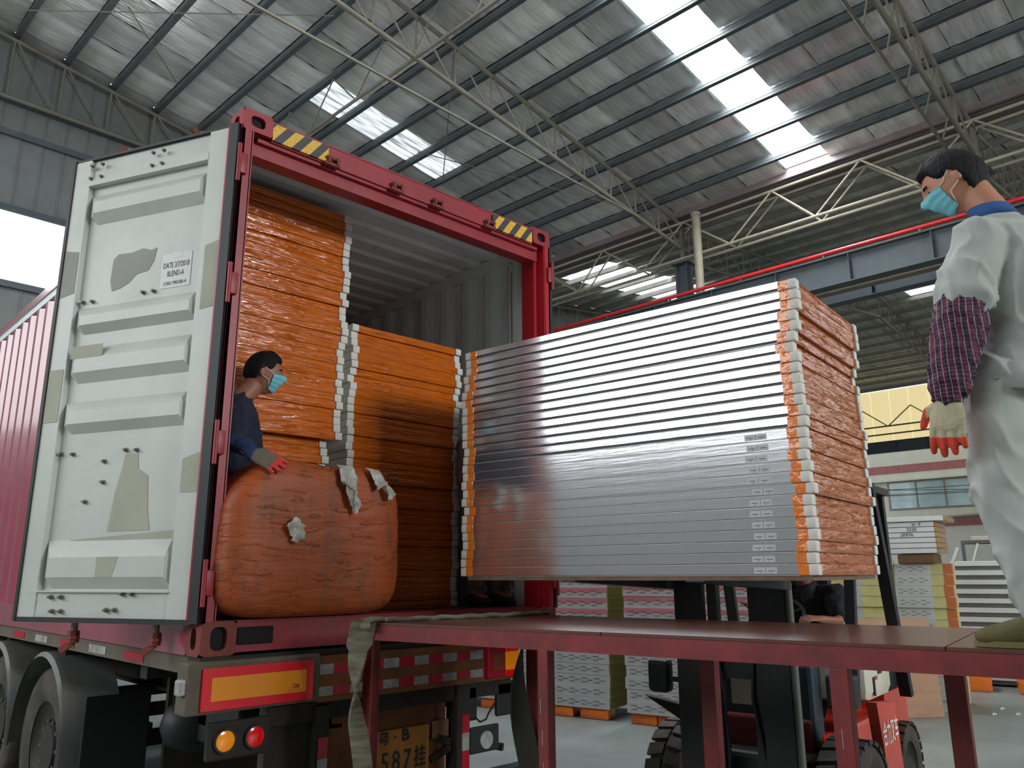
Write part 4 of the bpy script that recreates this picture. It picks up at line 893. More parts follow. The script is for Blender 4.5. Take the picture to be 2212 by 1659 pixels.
# ================================================================== forklift (local frame = bundle frame)
m_fdark = M('mast_steel', (34, 36, 38), rough=.5, metal=.2, dirt=(58, 54, 50), df=.3, ds=4)
m_fgrey = M('mast_grey', (96, 98, 92), rough=.5, dirt=(70, 66, 60), df=.3)
m_fred = M('forklift_red', (198, 66, 48), rough=.35, dirt=(140, 52, 42), df=.25, ds=4)
m_fwhite = M('hood_cream', (214, 210, 192), rough=.4, dirt=(170, 160, 138), df=.25, ds=3)
m_fdash = M('dash_blue_grey', (44, 56, 66), rough=.5)
m_wprint = M('print_white', (226, 220, 208), rough=.6)
fk = thing('forklift', 'red and cream forklift holding the silver bundle behind the platform', 'forklift', (BN.x, BN.y, 0), BR)
def fp(name, mb, mat, par=None, smooth=False, label=None): return part(name, mb, mat, par or fk, smooth, label)
fe = .93     # centre line along y
for y0 in (1.09, .565):
    w_ = .17; mb = MB(); mb.box((1.10, y0, .12), (1.13, y0+w_, 2.3)); mb.box((1.13, y0, .12), (1.18, y0+.03, 2.3)); mb.box((1.13, y0+w_-.03, .12), (1.18, y0+w_, 2.3)); fp('mast_rail', mb, m_fdark)
mb = MB(); mb.box((1.14, .745, .2), (1.20, .80, 2.25)); fp('inner_mast_rail', mb, m_fdark); mb = MB(); mb.box((1.14, 1.0, .2), (1.20, 1.06, 2.25)); fp('inner_mast_rail', mb, m_fdark)
fp('lift_cylinder', MB().tube((1.12, .545, .3), (1.12, .545, 1.6), .022, 12), m_fgrey, smooth=True)
for z in (.18, 1.05, 2.2): fp('mast_cross', MB().box((1.16, .56, z), (1.21, 1.26, z+.1)), m_fdark)
for z in (1.68, 2.02): fp('carriage_bar', MB().box((1.05, .38, z), (1.095, 1.5, z+.10)), m_fdark)
for y0 in (1.22, .50):
    mb = MB(); y1 = y0+.13
    mb.add([(1.05, y0, 1.56), (1.05, y1, 1.56), (-.02, y0+.02, 1.615), (-.02, y1-.02, 1.615), (1.05, y0, 1.612), (1.05, y1, 1.612), (-.02, y0+.02, 1.622), (-.02, y1-.02, 1.622)], [(0, 1, 3, 2), (4, 6, 7, 5), (0, 4, 5, 1), (2, 3, 7, 6), (0, 2, 6, 4), (1, 5, 7, 3)]); mb.box((1.005, y0, 1.56), (1.05, y1, 2.12)); fp('fork', mb, m_fdark)
# load board under the bundle
mb = MB(); mb.box((.0, .02, 1.622), (.95, 2.0, 1.641)); fp('load_board', mb, M('rough_board', (120, 96, 80), rough=.8, var=.2, vs=10))
for y in (1.44, .40): 
    def sp_f(name, mb_, mat, par, smooth=False): return part(name, mb_, mat, par or fk, smooth)
    add_wheel(None, (1.5, y, .36), .35, .22, 1, -1 if y < 1 else 1, sp_f, lugs=True)
for y in (1.28, .56): add_wheel(None, (3.15, y, .29), .285, .18, 1, -1 if y < 1 else 1, sp_f, lugs=True)
mb = MB(); mb.bbox((1.32, .58, .35), (1.9, 1.28, .62), .03); fp('front_axle_cover', mb, m_fdark)
mb = MB(); mb.bbox((1.62, .56, .3), (3.0, 1.3, .70), .03); fp('frame', mb, m_fred)
mb = MB(); mb.bbox((1.55, .60, .62), (1.72, 1.28, 1.12), .03); fp('dash_panel', mb, m_fdash)
mb = MB(); mb.box((1.545, .95, .85), (1.549, 1.12, 1.08)); fp('notice', mb, M('cream_notice', (170, 166, 146), rough=.7)); 
mb = MB(); mb.bbox((1.50, .62, .55), (1.56, 1.25, .80), .02); fp('front_panel', mb, M('panel_maroon', (110, 40, 36), rough=.5))
mb = MB(); mb.box((1.72, .32, .42), (2.2, .58, .46)); mb.add([(1.75, .30, .90), (2.15, .30, .86), (2.22, .30, .30), (1.90, .30, .30), (1.75, .36, .90), (2.15, .36, .86), (2.22, .36, .30), (1.9, .36, .30)], [(0, 1, 2, 3), (7, 6, 5, 4), (0, 4, 5, 1), (1, 5, 6, 2), (2, 6, 7, 3), (3, 7, 4, 0)]); fp('step_panel', mb, m_fred, label='orange red step panel with white characters')
RZ = Matrix.Rotation(pi/2, 4, 'X')
text_part('side_text', '合力叉车', .12, m_wprint, fk, Matrix.Translation((1.985, .297, .70)) @ Matrix.Rotation(radians(0), 4, 'Y') @ RZ @ Matrix.Diagonal((.72, 1.25, 1, 1)), .001, bold=.001)
mb = MB(); mb.bbox((1.75, .34, .88), (2.32, 1.26, 1.19), .07); hd = fp('engine_hood', mb, m_fwhite, smooth=40)
text_part('hood_text', '35', .10, M('print_black', (40, 42, 44), rough=.5), fk, Matrix.Translation((2.03, .337, 1.07)) @ RZ @ Matrix.Diagonal((1, 1, 1, 1)), .001, bold=.004)
text_part('hood_text', 'HELI', .035, m_3m, fk, Matrix.Translation((1.93, .337, 1.02)) @ RZ @ Matrix.Diagonal((1, 1, 1, 1)), .001)
fp('hood_slot', MB().bbox((1.86, .332, .92), (1.89, .342, 1.03), .006), m_black)
mb = MB(); mb.bbox((2.36, .36, .88), (2.66, 1.26, 1.15), .05); fp('rear_hood', mb, m_fdark, smooth=40)
mb = MB(); bmx = bmesh.new(); bmesh.ops.create_cube(bmx, size=1, matrix=Matrix.Translation((3.12, .93, .78)) @ Matrix.Diagonal((.92, .78, .82, 1))); bmesh.ops.bevel(bmx, geom=bmx.edges[:], offset=.16, segments=4, affect='EDGES'); mb.bm(bmx); fp('counterweight', mb, m_fred, smooth=50)
mb = MB(); mb.bbox((2.70, .56, 1.13), (3.4, 1.3, 1.2), .03); fp('counterweight_top', mb, m_cred2)
fp('seat', MB().bbox((2.08, .75, 1.12), (2.55, 1.2, 1.24), .04), m_black, smooth=40); fp('seat_back', MB().bbox((2.5, .75, 1.2), (2.6, 1.2, 1.68), .04), m_black, smooth=40)
for y in (.40, 1.40):
    fp('guard_pillar', MB().beam((1.66, y, .9), (1.88, y+.02*(1 if y > 1 else -1), 2.25), .06, .05), m_fdark); fp('guard_pillar', MB().beam((2.55, y-.08*(1 if y < 1 else -1), .85), (2.25, y-.05*(1 if y < 1 else -1), 2.25), .075, .05), m_fdark)
fp('guard_roof', MB().box((1.8, .4, 2.22), (3.0, 1.42, 2.27)), m_fdark); fp('rear_pillar', MB().beam((3.0, 1.36, 1.1), (2.95, 1.36, 2.25), .06, .06), m_fdark); fp('rear_pillar', MB().beam((3.0, .46, 1.1), (2.95, .46, 2.25), .06, .06), m_fdark)
mb = MB(); n = 28; C0 = Vector((1.92, .93, 1.36)); U_ = Vector((0, 1, 0)); V_ = Vector((.75, 0, .66)).normalized()
mb.path([C0+(U_*cos(2*pi*k/n)+V_*sin(2*pi*k/n))*.18 for k in range(n+1)], .013, 8); 
for k in range(3): a = 2*pi*k/3+.5; mb.tube(C0, C0+(U_*cos(a)+V_*sin(a))*.18, .009, 6)
mb.tube(C0, (1.72, .93, 1.08), .02, 8); fp('steering_wheel', mb, m_black, smooth=50)
mb = MB(); mb.path([(1.14, .78, 1.3), (1.12, .80, .95), (1.13, .76, .7), (1.17, .74, .45)], .011, 6); fp('hose', mb, m_black, smooth=True)
mb = MB(); mb.path([(1.13, 1.03, 1.35), (1.12, .98, 1.0), (1.15, .97, .6)], .009, 6); fp('hose', mb, m_black, smooth=True)
hl = fp('head_lamp', MB().bbox((1.22, .26, .92), (1.33, .42, 1.1), .02), m_fdark); fp('lamp_hose', MB().path([(1.35, .36, .95), (1.5, .40, .85), (1.6, .45, .62)], .05, 10), m_fgrey, smooth=True)
mr = fp('work_lamp', MB().bbox((1.14, 1.36, .93), (1.25, 1.50, 1.13), .03), m_black); fp('lamp_bracket', MB().box((1.17, 1.27, 1.0), (1.2, 1.37, 1.03)), m_black)
mb = MB(); mb.add([(1.2, 1.27, .86), (1.2, 1.55, .90), (1.2, 1.27, .76), (1.26, 1.27, .86), (1.26, 1.55, .9), (1.26, 1.27, .76)], [(0, 1, 2), (5, 4, 3), (0, 3, 4, 1), (1, 4, 5, 2), (2, 5, 3, 0)]); fp('fender_point', mb, m_chas)

# ================================================================== goods standing in the hall
m_slot = M('slot_dark', (92, 92, 90), rough=.6)
m_prof = M('galvanised_profile', (196, 200, 200), rough=.45, metal=.35, var=.06, vs=2)
m_pinkf = M('pink_film', (190, 118, 132), rough=.4, var=.12, vs=2)
m_wool = M('yellow_wool', (158, 150, 92), rough=.9, var=.1, vs=6)
m_woolb = M('yellow_wool_light', (196, 190, 128), rough=.9, var=.08, vs=5)
m_oblock = film('orange_block_film', (226, 116, 36), None, (1, 1, 2), 5, .3, .3)
def slotted(name, label, loc, rz, w, d, n, h, pink_from, z0=.12, notes=False):
    """stack of slotted sandwich boards: every board its own thing, slots in three rows"""
    out = []
    protos = {}
    for i in range(n):
        pk = i >= pink_from
        if pk not in protos:
            t = thing(name, 'x', 'board', (0, 0, 0)); 
            part('core', MB().box((.004, .004, .004), (w-.004, d-.004, h-.004)), m_wool, t, label='yellow wool core')
            part('sheet', MB().box((0, 0, h-.004), (w, d, h)).box((0, 0, 0), (w, d, .003)), m_prof, t)
            part('edge_sheet', MB().box((-.0, -.004, .0), (w, .004, h-.002)), m_prof, t)
            if pk: part('film_strip', MB().box((-.0, -.006, h*.55), (w, -.004, h-.004)), m_pinkf, t, label='pink film strip')
            mb = MB()
            for r_ in range(3):
                x = .05+(.07 if r_ == 1 else 0)
                while x < w-.12: mb.box((x, -.0075, h*(.30+.17*r_)), (x+.075, -.004, h*(.30+.17*r_)+.006)); x += .165
            part('slots', mb, m_slot, t)
            protos[pk] = t; o = t
        else: o = dup(protos[pk])
        dx = random.uniform(-.008, .008); dy = random.uniform(-.006, .006)
        R = Matrix.Rotation(rz, 3, 'Z'); p_ = Vector(loc)+R @ Vector((dx, dy, 0)); p_.z = z0+i*h
        o.location = p_; o.rotation_euler = (0, 0, rz); o['label'] = label % ordw(i+1); o['group'] = label.split(', %s')[-1][6:] if False else 'slotted boards '+label.split(' in ')[-1]; out.append(o)
    return out
# stack A corner (5.957,2.444), front runs to upper left
azA = atan2(3.185-2.444, 5.795-5.957)           # direction along the front
def place(corner, dirv, w): return corner
dA = Vector((5.795-5.957, 3.185-2.444, 0)).normalized(); rzA = atan2(-dA.y, -dA.x)
SAc = Vector((5.957, 2.444, 0)); 
slotted('slotted_board', 'slotted silver board, %s from the floor in the stack right of the container post', SAc+dA*2.4, rzA, 2.4, .95, 12, .125, 6)
SB = Vector((5.97, 2.205, 0)); dB = Vector((-.128, .60, 0)).normalized(); rzB = atan2(-dB.y, -dB.x)
slotted('slotted_board', 'slotted pinkish board, %s from the floor in the stack behind the forklift mast', SB, rzB, 2.3, 1.1, 12, .128, 5)
def block(p, rz, s, lab, sc=(.36, .22, .115)):
    mb = MB(); mb.bbox((0, 0, 0), sc, .02); o = part('wrapped_block', mb, m_oblock, None, 40, label=lab, cat='block', group='orange wrapped support blocks', loc=p); o.rotation_euler = (0, 0, rz); return o
RA = Matrix.Rotation(rzA, 3, 'Z'); RB = Matrix.Rotation(rzB, 3, 'Z')
for q, lab in ((1.75, 'right orange block of the pair under the slotted stack by the container post'), (1.28, 'left orange block of the pair under the slotted stack by the container post'), (.3, 'far left orange block glimpsed under the trailer')): block(SAc+dA*2.4+RA @ Vector((q+.25, .0, 0)), rzA, 1, lab)
for q, lab in ((.03, 'left orange block under the pinkish stack behind the mast'), (.36, 'lighter orange block beside it under the pinkish stack')): block(SB+RB @ Vector((q, .02, 0)), rzB, 1, lab, (.32, .5, .115))
block(SB+RB @ Vector((1.7, .05, 0)), rzB, 1, 'orange block under the far end of the pinkish stack', (.32, .5, .115))
# yellow edged boards with a slotted band, right of the driver
def wboard(t, w, d, h, bands):
    part('core', MB().box((0, 0, .003), (w, d, h-.002)), m_woolb, t); part('sheet', MB().box((-.003, -.003, h-.003), (w+.003, d, h)), m_prof, t)
    for x0, x1 in bands: part('slotted_band', MB().box((x0, -.004, .002), (x1, 0, h-.003)), m_prof, t)
    mb = MB()
    for x0, x1 in bands:
        for r_ in range(3):
            x = x0+.04+(.05 if r_ == 1 else 0)
            while x < x1-.06: mb.box((x, -.006, h*(.3+.17*r_)), (x+.05, -.004, h*(.3+.17*r_)+.006)); x += .12
    part('slots', mb, m_slot, t)
    part('end_cap', MB().box((w, -.002, .004), (w+.10, .1, h-.004)), M('orange_cap', (190, 104, 60), rough=.5), t)
p0 = None
WB = Vector((8.98, 1.34, 0)); rzW = radians(-80)
for i in range(13):
    if p0 is None: p0 = thing('wool_board', 'x', 'board'); wboard(p0, 1.60, 1.0, .1355, ((1.04, 1.46), (.55, .62))); o = p0
    else: o = dup(p0)
    o.location = WB+Vector((random.uniform(-.01, .01), random.uniform(-.01, .01), .0+i*.1355)); o.rotation_euler = (0, 0, rzW); o['label'] = f'yellow edged wool board, {ordw(i+1)} from the floor in the stack right of the driver'; o['group'] = 'wool boards right of the driver'
# plywood sheet leaning in front
ply = MB(); ply.bbox((-.0, -.012, 0), (1.32, .012, 1.12), .003)
o = part('plywood_sheet', ply, M('plywood', (176, 136, 106), rough=.65, var=.08, vs=2, st=(1, 1, 6), dirt=(150, 108, 80), df=.2), None, label='tan plywood sheet leaning on edge behind the forklift', cat='sheet', loc=(7.85, .62, 0)); o.rotation_euler = (radians(-5), 0, atan2(-.365-.474, 8.926-7.812))
# white corrugated profile stack at the right
m_pw = M('profile_white', (206, 208, 206), rough=.4, metal=.2, var=.03); 
p0 = None
for i in range(13):
    h = .138
    if p0 is None:
        p0 = thing('ribbed_board', 'x', 'panel'); w = 4.5
        prof = [(0, 0), (0, .055), (-.03, .06), (-.03, .125), (0, .132)]
        mb = MB(); vs = [(x, y, z) for x in (0, w) for y, z in prof]; mb.add(vs, [(j, j+1, len(prof)+j+1, len(prof)+j) for j in range(len(prof)-1)]); part('ribbed_face', mb, m_pw, p0)
        part('body', MB().box((0, .002, 0), (w, 1.0, .133)), m_slot, p0); part('groove', MB().box((0, -.004, .002), (w, .0, .052)), m_slot, p0); o = p0  # grey strip paints the shade of the recess below each rib
    else: o = dup(p0)
    o.location = (12.1, .57, .03+i*h); o.rotation_euler = (0, 0, radians(-76)); o['label'] = f'white ribbed panel, {ordw(13-i)} from the top of the stack at the right edge'; o['group'] = 'white ribbed panels at the right edge'
st_ = MB(); st_.box((0, 0, 0), (.04, .02, .75)); o = part('metal_strip', st_, m_pw, None, label='loose white strip leaning on the ribbed panels', cat='strip', loc=(12.02, .75, 1.35)); o.rotation_euler = (0, radians(24), radians(-76))
# small stack up high, white panels with crinkled gold end
m_gold = film('gold_foil', (190, 146, 84), None, (6, 6, 10), 6, .2, 1.0)
WH = []; p0 = None; EP = Vector((8.93, 1.05, 1.885)); rzE = radians(-80)
for i in range(7):
    if p0 is None:
        p0 = thing('white_board', 'x', 'panel'); part('panel_body', MB().bbox((0, 0, .002), (1.3, .7, .062), .003), m_pw, p0); part('edge_line', MB().box((0, -.003, .0), (1.3, 0, .004)), m_slot, p0); part('foil_end', MB().bbox((1.3, .0, .001), (1.33, .7, .062), .004).box((1.22, -.003, .001), (1.3, .0, .001)), m_gold, p0); o = p0
    else: o = dup(p0)
    WH.append(o); o.location = EP+Vector((.02, -.12 if i == 6 else 0, i*.066)); o.rotation_euler = (0, 0, rzE); o['label'] = f'white panel with gold foil end, {ordw(7-i)} from the top of the small raised stack'; o['group'] = 'foil ended white panels of the raised stack'
    if i == 6: o['label'] = 'topmost foil ended white panel, shifted to the right on the small raised stack'
Rt = Matrix.Rotation(rzE, 4, 'Z') @ RZ
for s, x, k in (('w  6', 1.10, 5), ('3330', 1.04, 4), ('20976', .98, 3)):
    text_part('handwriting', s, .06, m_ink, WH[k], Matrix.Translation((x, -.0045, .033)) @ RZ, .0005)
mb = MB(); mb.bbox((0, 0, 0), (.43, .5, .118), .015); o = part('support_block', mb, M('brown_carton', (104, 76, 48), rough=.8, var=.15), None, label='brown block carrying the small raised stack', cat='block', loc=EP+Matrix.Rotation(rzE, 3, 'Z') @ Vector((.84, .03, -.125))); o.rotation_euler = (0, 0, rzE)
mb = MB(); mb.loft([(0, 0, 0.02), (.02, .02, .05), (-.02, 0, .08), (.02, 0, .1)], [(.07, .05), (.05, .05), (.06, .04), (.03, .03)], 12)
solo_ = part('white_rag', mb, m_foam, None, True, label='crumpled white plastic beside the brown block', cat='rag', loc=EP+Matrix.Rotation(rzE, 3, 'Z') @ Vector((.72, .06, -.128)))
# tin box beside white wrapped
lad = thing('ladder_rack', 'cluttered long shelf with pale ladders above the ribbed panels', 'rack', (13.3, .75, 0)); lad.rotation_euler = (0, 0, radians(-78))
part('shelf_board', MB().box((0, 0, 2.12), (5, .5, 2.17)), m_beamp, lad)
for i in range(8): part('ladder_bar', MB().beam((.1+i*.6, 0, 1.7), (.25+i*.6, 0, 2.12), .05, .03), m_pw, lad)
for i in range(6): part('box', MB().bbox((.15+i*.75, .05, 2.17), (.75+i*.75, .4, 2.24), .01), m_facade, lad)
for y in (0, 4.95): part('post', MB().box((y, 0, 0), (y+.05, .05, 2.12)), m_girder, lad)
for p, s, lab in (((11.3, .62, 0), (.62, .5, .3), 'orange wrapped block on the floor right of the plywood'), ((11.32, .52, .3), (.36, .3, .16), 'smaller orange block stacked on another near the plywood'), ((11.5, -.30, 0), (.6, .5, .26), 'orange wrapped block cut by the right edge of the frame')): block(p, radians(-72), 1, lab, s)
for p, lab in (((9.4, -.55), 'middle white scrap'), ((9.9, -.5), 'white scrap nearest the orange blocks'), ((9.0, -.3), 'leftmost white scrap'), ((10.2, -.75), 'farthest right white scrap'), ((9.6, -.75), 'white scrap nearest the platform leg')):
    solo('paper_shred', MB().path([(p[0], p[1], .004), (p[0]+.06, p[1]+.02, .014), (p[0]+.12, p[1], .004)], .009, 4), m_paper, lab+' on the bare floor right of the plywood', 'scrap', group='white scraps on the floor')
# downpipe elbow on neighbouring facade
mb = MB(); mb.path([(0, 0, 3), (0, 0, .3), (0, .3, 0), (0, 2.4, -.1)], .12, 8); solo('wall_pipe', MB().path([BW(49.6, 1.9, 9), BW(49.6, 1.9, 5.7), BW(49.6, 2.3, 5.35), BW(49.6, 6, 5.2)], .12, 8), m_frame, 'brown bent pipe on the neighbouring facade', 'pipe', smooth=True)

# ================================================================== people
m_skin = M('skin', (176, 122, 96), rough=.55, var=.06, vs=6)
m_skin2 = M('skin_tanned', (150, 98, 76), rough=.55, var=.06, vs=6)
m_hair = M('black_hair', (14, 16, 18), rough=.7, var=.3, vs=60, bump=.35, bs=120, st=(1, 1, .3), spec=.25)
m_eye = M('eye_white', (150, 138, 128), rough=.2); m_iris = M('iris_dark', (24, 16, 12), rough=.2)
m_mask = M('mask_blue', (112, 186, 202), rough=.8, var=.05, bump=.1, bs=300)
m_strapw = M('mask_strap', (226, 226, 222), rough=.8)
m_greyc = M('grey_workwear', (166, 170, 166), rough=.85, var=.06, vs=4, bump=.25, bs=14, st=(1, 1, .5))
m_navy = M('navy_workwear', (24, 32, 52), rough=.85, var=.1, vs=4, bump=.25, bs=14)
m_navyb = M('blue_sleeve', (26, 48, 88), rough=.85, var=.12, vs=4, bump=.25, bs=16)
m_dkt = M('dark_trousers', (22, 24, 30), rough=.9)
m_blackc = M('black_shirt', (20, 21, 24), rough=.85)
m_brownc = M('brown_grey_shirt', (92, 78, 76), rough=.85)
m_greyt = M('grey_brown_trousers', (104, 98, 86), rough=.9)
m_glove = M('cream_glove', (178, 168, 138), rough=.95, var=.1, vs=8, bump=.3, bs=90, dirt=(140, 128, 104), df=.25, ds=9)
m_glove2 = M('grey_glove', (104, 98, 82), rough=.95, var=.1, vs=8, bump=.3, bs=90)
m_gred = M('red_glove_rubber', (206, 66, 44), rough=.5, bump=.2, bs=60, dirt=(140, 60, 44), df=.25, ds=10)
m_gred2 = M('pink_red_glove_rubber', (206, 62, 58), rough=.5, bump=.2, bs=60)
m_shoe = M('olive_shoe', (92, 84, 48), rough=.85, dirt=(70, 62, 44), df=.3, ds=9); m_sole = M('shoe_sole', (112, 104, 62), rough=.8)
m_shoed = M('dark_shoe', (40, 42, 38), rough=.85)
m_collar = M('blue_collar', (44, 84, 140), rough=.85)
def check_mat():
    m = bpy.data.materials.new('maroon_check'); m.use_nodes = True; nt = m.node_tree; N = nt.nodes; L = nt.links; b = N['Principled BSDF']; b.inputs['Roughness'].default_value = .9
    tc = N.new('ShaderNodeTexCoord'); sp = N.new('ShaderNodeSeparateXYZ'); 
    nz = N.new('ShaderNodeTexNoise'); nz.inputs['Scale'].default_value = 14; nz.inputs['Detail'].default_value = 2; L.new(tc.outputs['Object'], nz.inputs['Vector'])
    va = N.new('ShaderNodeVectorMath'); va.operation = 'MULTIPLY_ADD'; L.new(nz.outputs[1], va.inputs[0]); va.inputs[1].default_value = (.008, .008, .008); L.new(tc.outputs['Object'], va.inputs[2]); L.new(va.outputs[0], sp.inputs[0])
    def wave(sock, per, lo):
        d = N.new('ShaderNodeMath'); d.operation = 'DIVIDE'; L.new(sock, d.inputs[0]); d.inputs[1].default_value = per
        f = N.new('ShaderNodeMath'); f.operation = 'FLOORED_MODULO'; L.new(d.outputs[0], f.inputs[0]); f.inputs[1].default_value = 1
        l = N.new('ShaderNodeMath'); l.operation = 'LESS_THAN'; L.new(f.outputs[0], l.inputs[0]); l.inputs[1].default_value = lo; return l.outputs[0]
    col = rgb((92, 34, 58)); prev = None
    def mixc(f, A, B):
        x = N.new('ShaderNodeMix'); x.data_type = 'RGBA'; L.new(f, x.inputs['Factor'])
        if isinstance(A, tuple): x.inputs['A'].default_value = A
        else: L.new(A, x.inputs['A'])
        x.inputs['B'].default_value = B; return x.outputs['Result']
    o = mixc(wave(sp.outputs[1], .030, .4), col, rgb((34, 28, 44))); o = mixc(wave(sp.outputs[2], .012, .3), o, rgb((40, 26, 44)))
    o = mixc(wave(sp.outputs[1], .017, .11), o, rgb((170, 146, 156))); o = mixc(wave(sp.outputs[2], .0125, .09), o, rgb((120, 96, 112)))
    L.new(o, b.inputs['Base Color']); return m
m_check = check_mat()

def hshape(d):
    x, y, z = d; X, Y, Z = x*.077, y*.098, z*.120
    if z < 0: X *= 1-.34*(-z)**1.4
    if y < 0 and z < -.2: Y *= 1-.55*(-z-.2)
    if y < 0 and z > -.2: Y *= 1.06
    if y > 0 and z < 0: Y *= 1+.02*z
    if y > .1:
        g = math.exp; w = min(1, (y-.1)*3)
        dy = .021*g(-(X/.0115)**2)*g(-((Z+.018)/.019)**2)+.012*g(-(X/.008)**2)*g(-((Z-.006)/.02)**2)
        dy += .006*g(-((Z-.032)/.010)**2)*g(-(X/.05)**2)-.011*g(-((abs(X)-.031)/.014)**2-((Z-.012)/.011)**2)
        dy += .006*g(-(X/.022)**2-((Z+.054)/.008)**2)+.010*g(-(X/.026)**2-((Z+.098)/.016)**2)
        dy += .004*g(-((abs(X)-.048)/.016)**2-((Z+.014)/.016)**2)
        Y += dy*w
    return Vector((X, Y, Z))
def hp(az, Z):
    z = max(-.985, min(.985, Z/.120)); r = sqrt(1-z*z); return hshape((sin(az)*r, cos(az)*r, z))
def smooth(a, b, x):
    t = max(0, min(1, (x-a)/(b-a))); return t*t*(3-2*t)
def add_sphere(mb, fn, nu=44, nv=30, mi=0):
    vs = []; 
    for j in range(nv+1):
        th = pi*j/nv
        for i in range(nu): a = 2*pi*i/nu; vs.append(fn((sin(th)*sin(a), sin(th)*cos(a), cos(th))))
    mb.add(vs, [(j*nu+i, (j+1)*nu+i, (j+1)*nu+(i+1) % nu, j*nu+(i+1) % nu) for j in range(nv) for i in range(nu)], mi)
def hand(mb, wr, d, s, nrm, curl=.5, spread=.14, glove=1.0, lm=1.):
    """palm + five fingers; d finger direction, s towards the thumb, nrm back of the hand"""
    wr = Vector(wr); d = Vector(d).normalized(); s = (Vector(s)-d*Vector(s).dot(d)).normalized(); nrm = (Vector(nrm)-d*Vector(nrm).dot(d)-s*Vector(nrm).dot(s)).normalized(); g = glove
    mb.loft([wr-d*.03, wr, wr+d*.035, wr+d*.07, wr+d*.095], [(.027*g, .020*g), (.028*g, .019*g), (.038*g, .017*g), (.043*g, .016*g), (.041*g, .013*g)], 14, side=s)
    for i, (off, L_, r) in enumerate(((.031, .072, .0095), (.0105, .080, .010), (-.0105, .074, .0095), (-.031, .058, .0085))):
        p = wr+d*.088+s*off*g; ang = spread*(off/.031)*.6; fd = (d*cos(ang)+s*sin(ang)); pts = [p-d*.02]; cd = fd; c_ = 0
        for q, fr_ in enumerate((.42, .32, .26)):
            c_ += curl*(.55 if q == 0 else .75); cd = fd*cos(c_)-nrm*sin(c_); pts.append(pts[-1]+cd*L_*lm*fr_+(d*.02 if q == 0 else Vector((0, 0, 0))))
        mb.loft(pts, [(r*g*1.1, r*g*1.05), (r*g*1.05, r*g), (r*g, r*g*.95), (r*g*.88, r*g*.82)], 10, side=s)
    p = wr+d*.022+s*.028*g; t1 = (s*.75+d*.62-nrm*.30).normalized(); t2 = (s*.35+d*.9-nrm*.35).normalized()
    mb.loft([p-s*.012, p+t1*.036, p+t1*.036+t2*.03, p+t1*.036+t2*.053], [(.014*g, .014*g), (.0125*g, .0125*g), (.011*g, .011*g), (.0092*g, .009*g)], 10, side=nrm)
def folds(amp, fr, st=(1, 1, .4), seed=0.):
    def f(co, n): 
        a = noise.noise(Vector((co.x*fr*st[0]+seed, co.y*fr*st[1], co.z*fr*st[2]))); b = noise.noise(Vector((co.x*fr*.5+seed, co.y*fr*.5, co.z*fr*1.4+3)))
        c = noise.noise(Vector((co.x*fr*.9+co.z*fr*.5+seed, co.y*fr*.9-co.z*fr*.35, co.z*fr*.5+7)))
        return amp*(((1-min(1, abs(a)*2.4))**3-.25)*.8+b*.6+((1-min(1, abs(c)*2.6))**3-.25)*.8)
    return f
def split_half(am):
    out = []; h = len(am.v)//2; hf = len(am.f)//2
    for a in (0, 1):
        q = MB(); q.v = am.v[a*h:(a+1)*h]; q.f = [tuple(i-a*h for i in f) for f in am.f[a*hf:(a+1)*hf]]; q.m = [0]*hf; out.append(q)
    return out
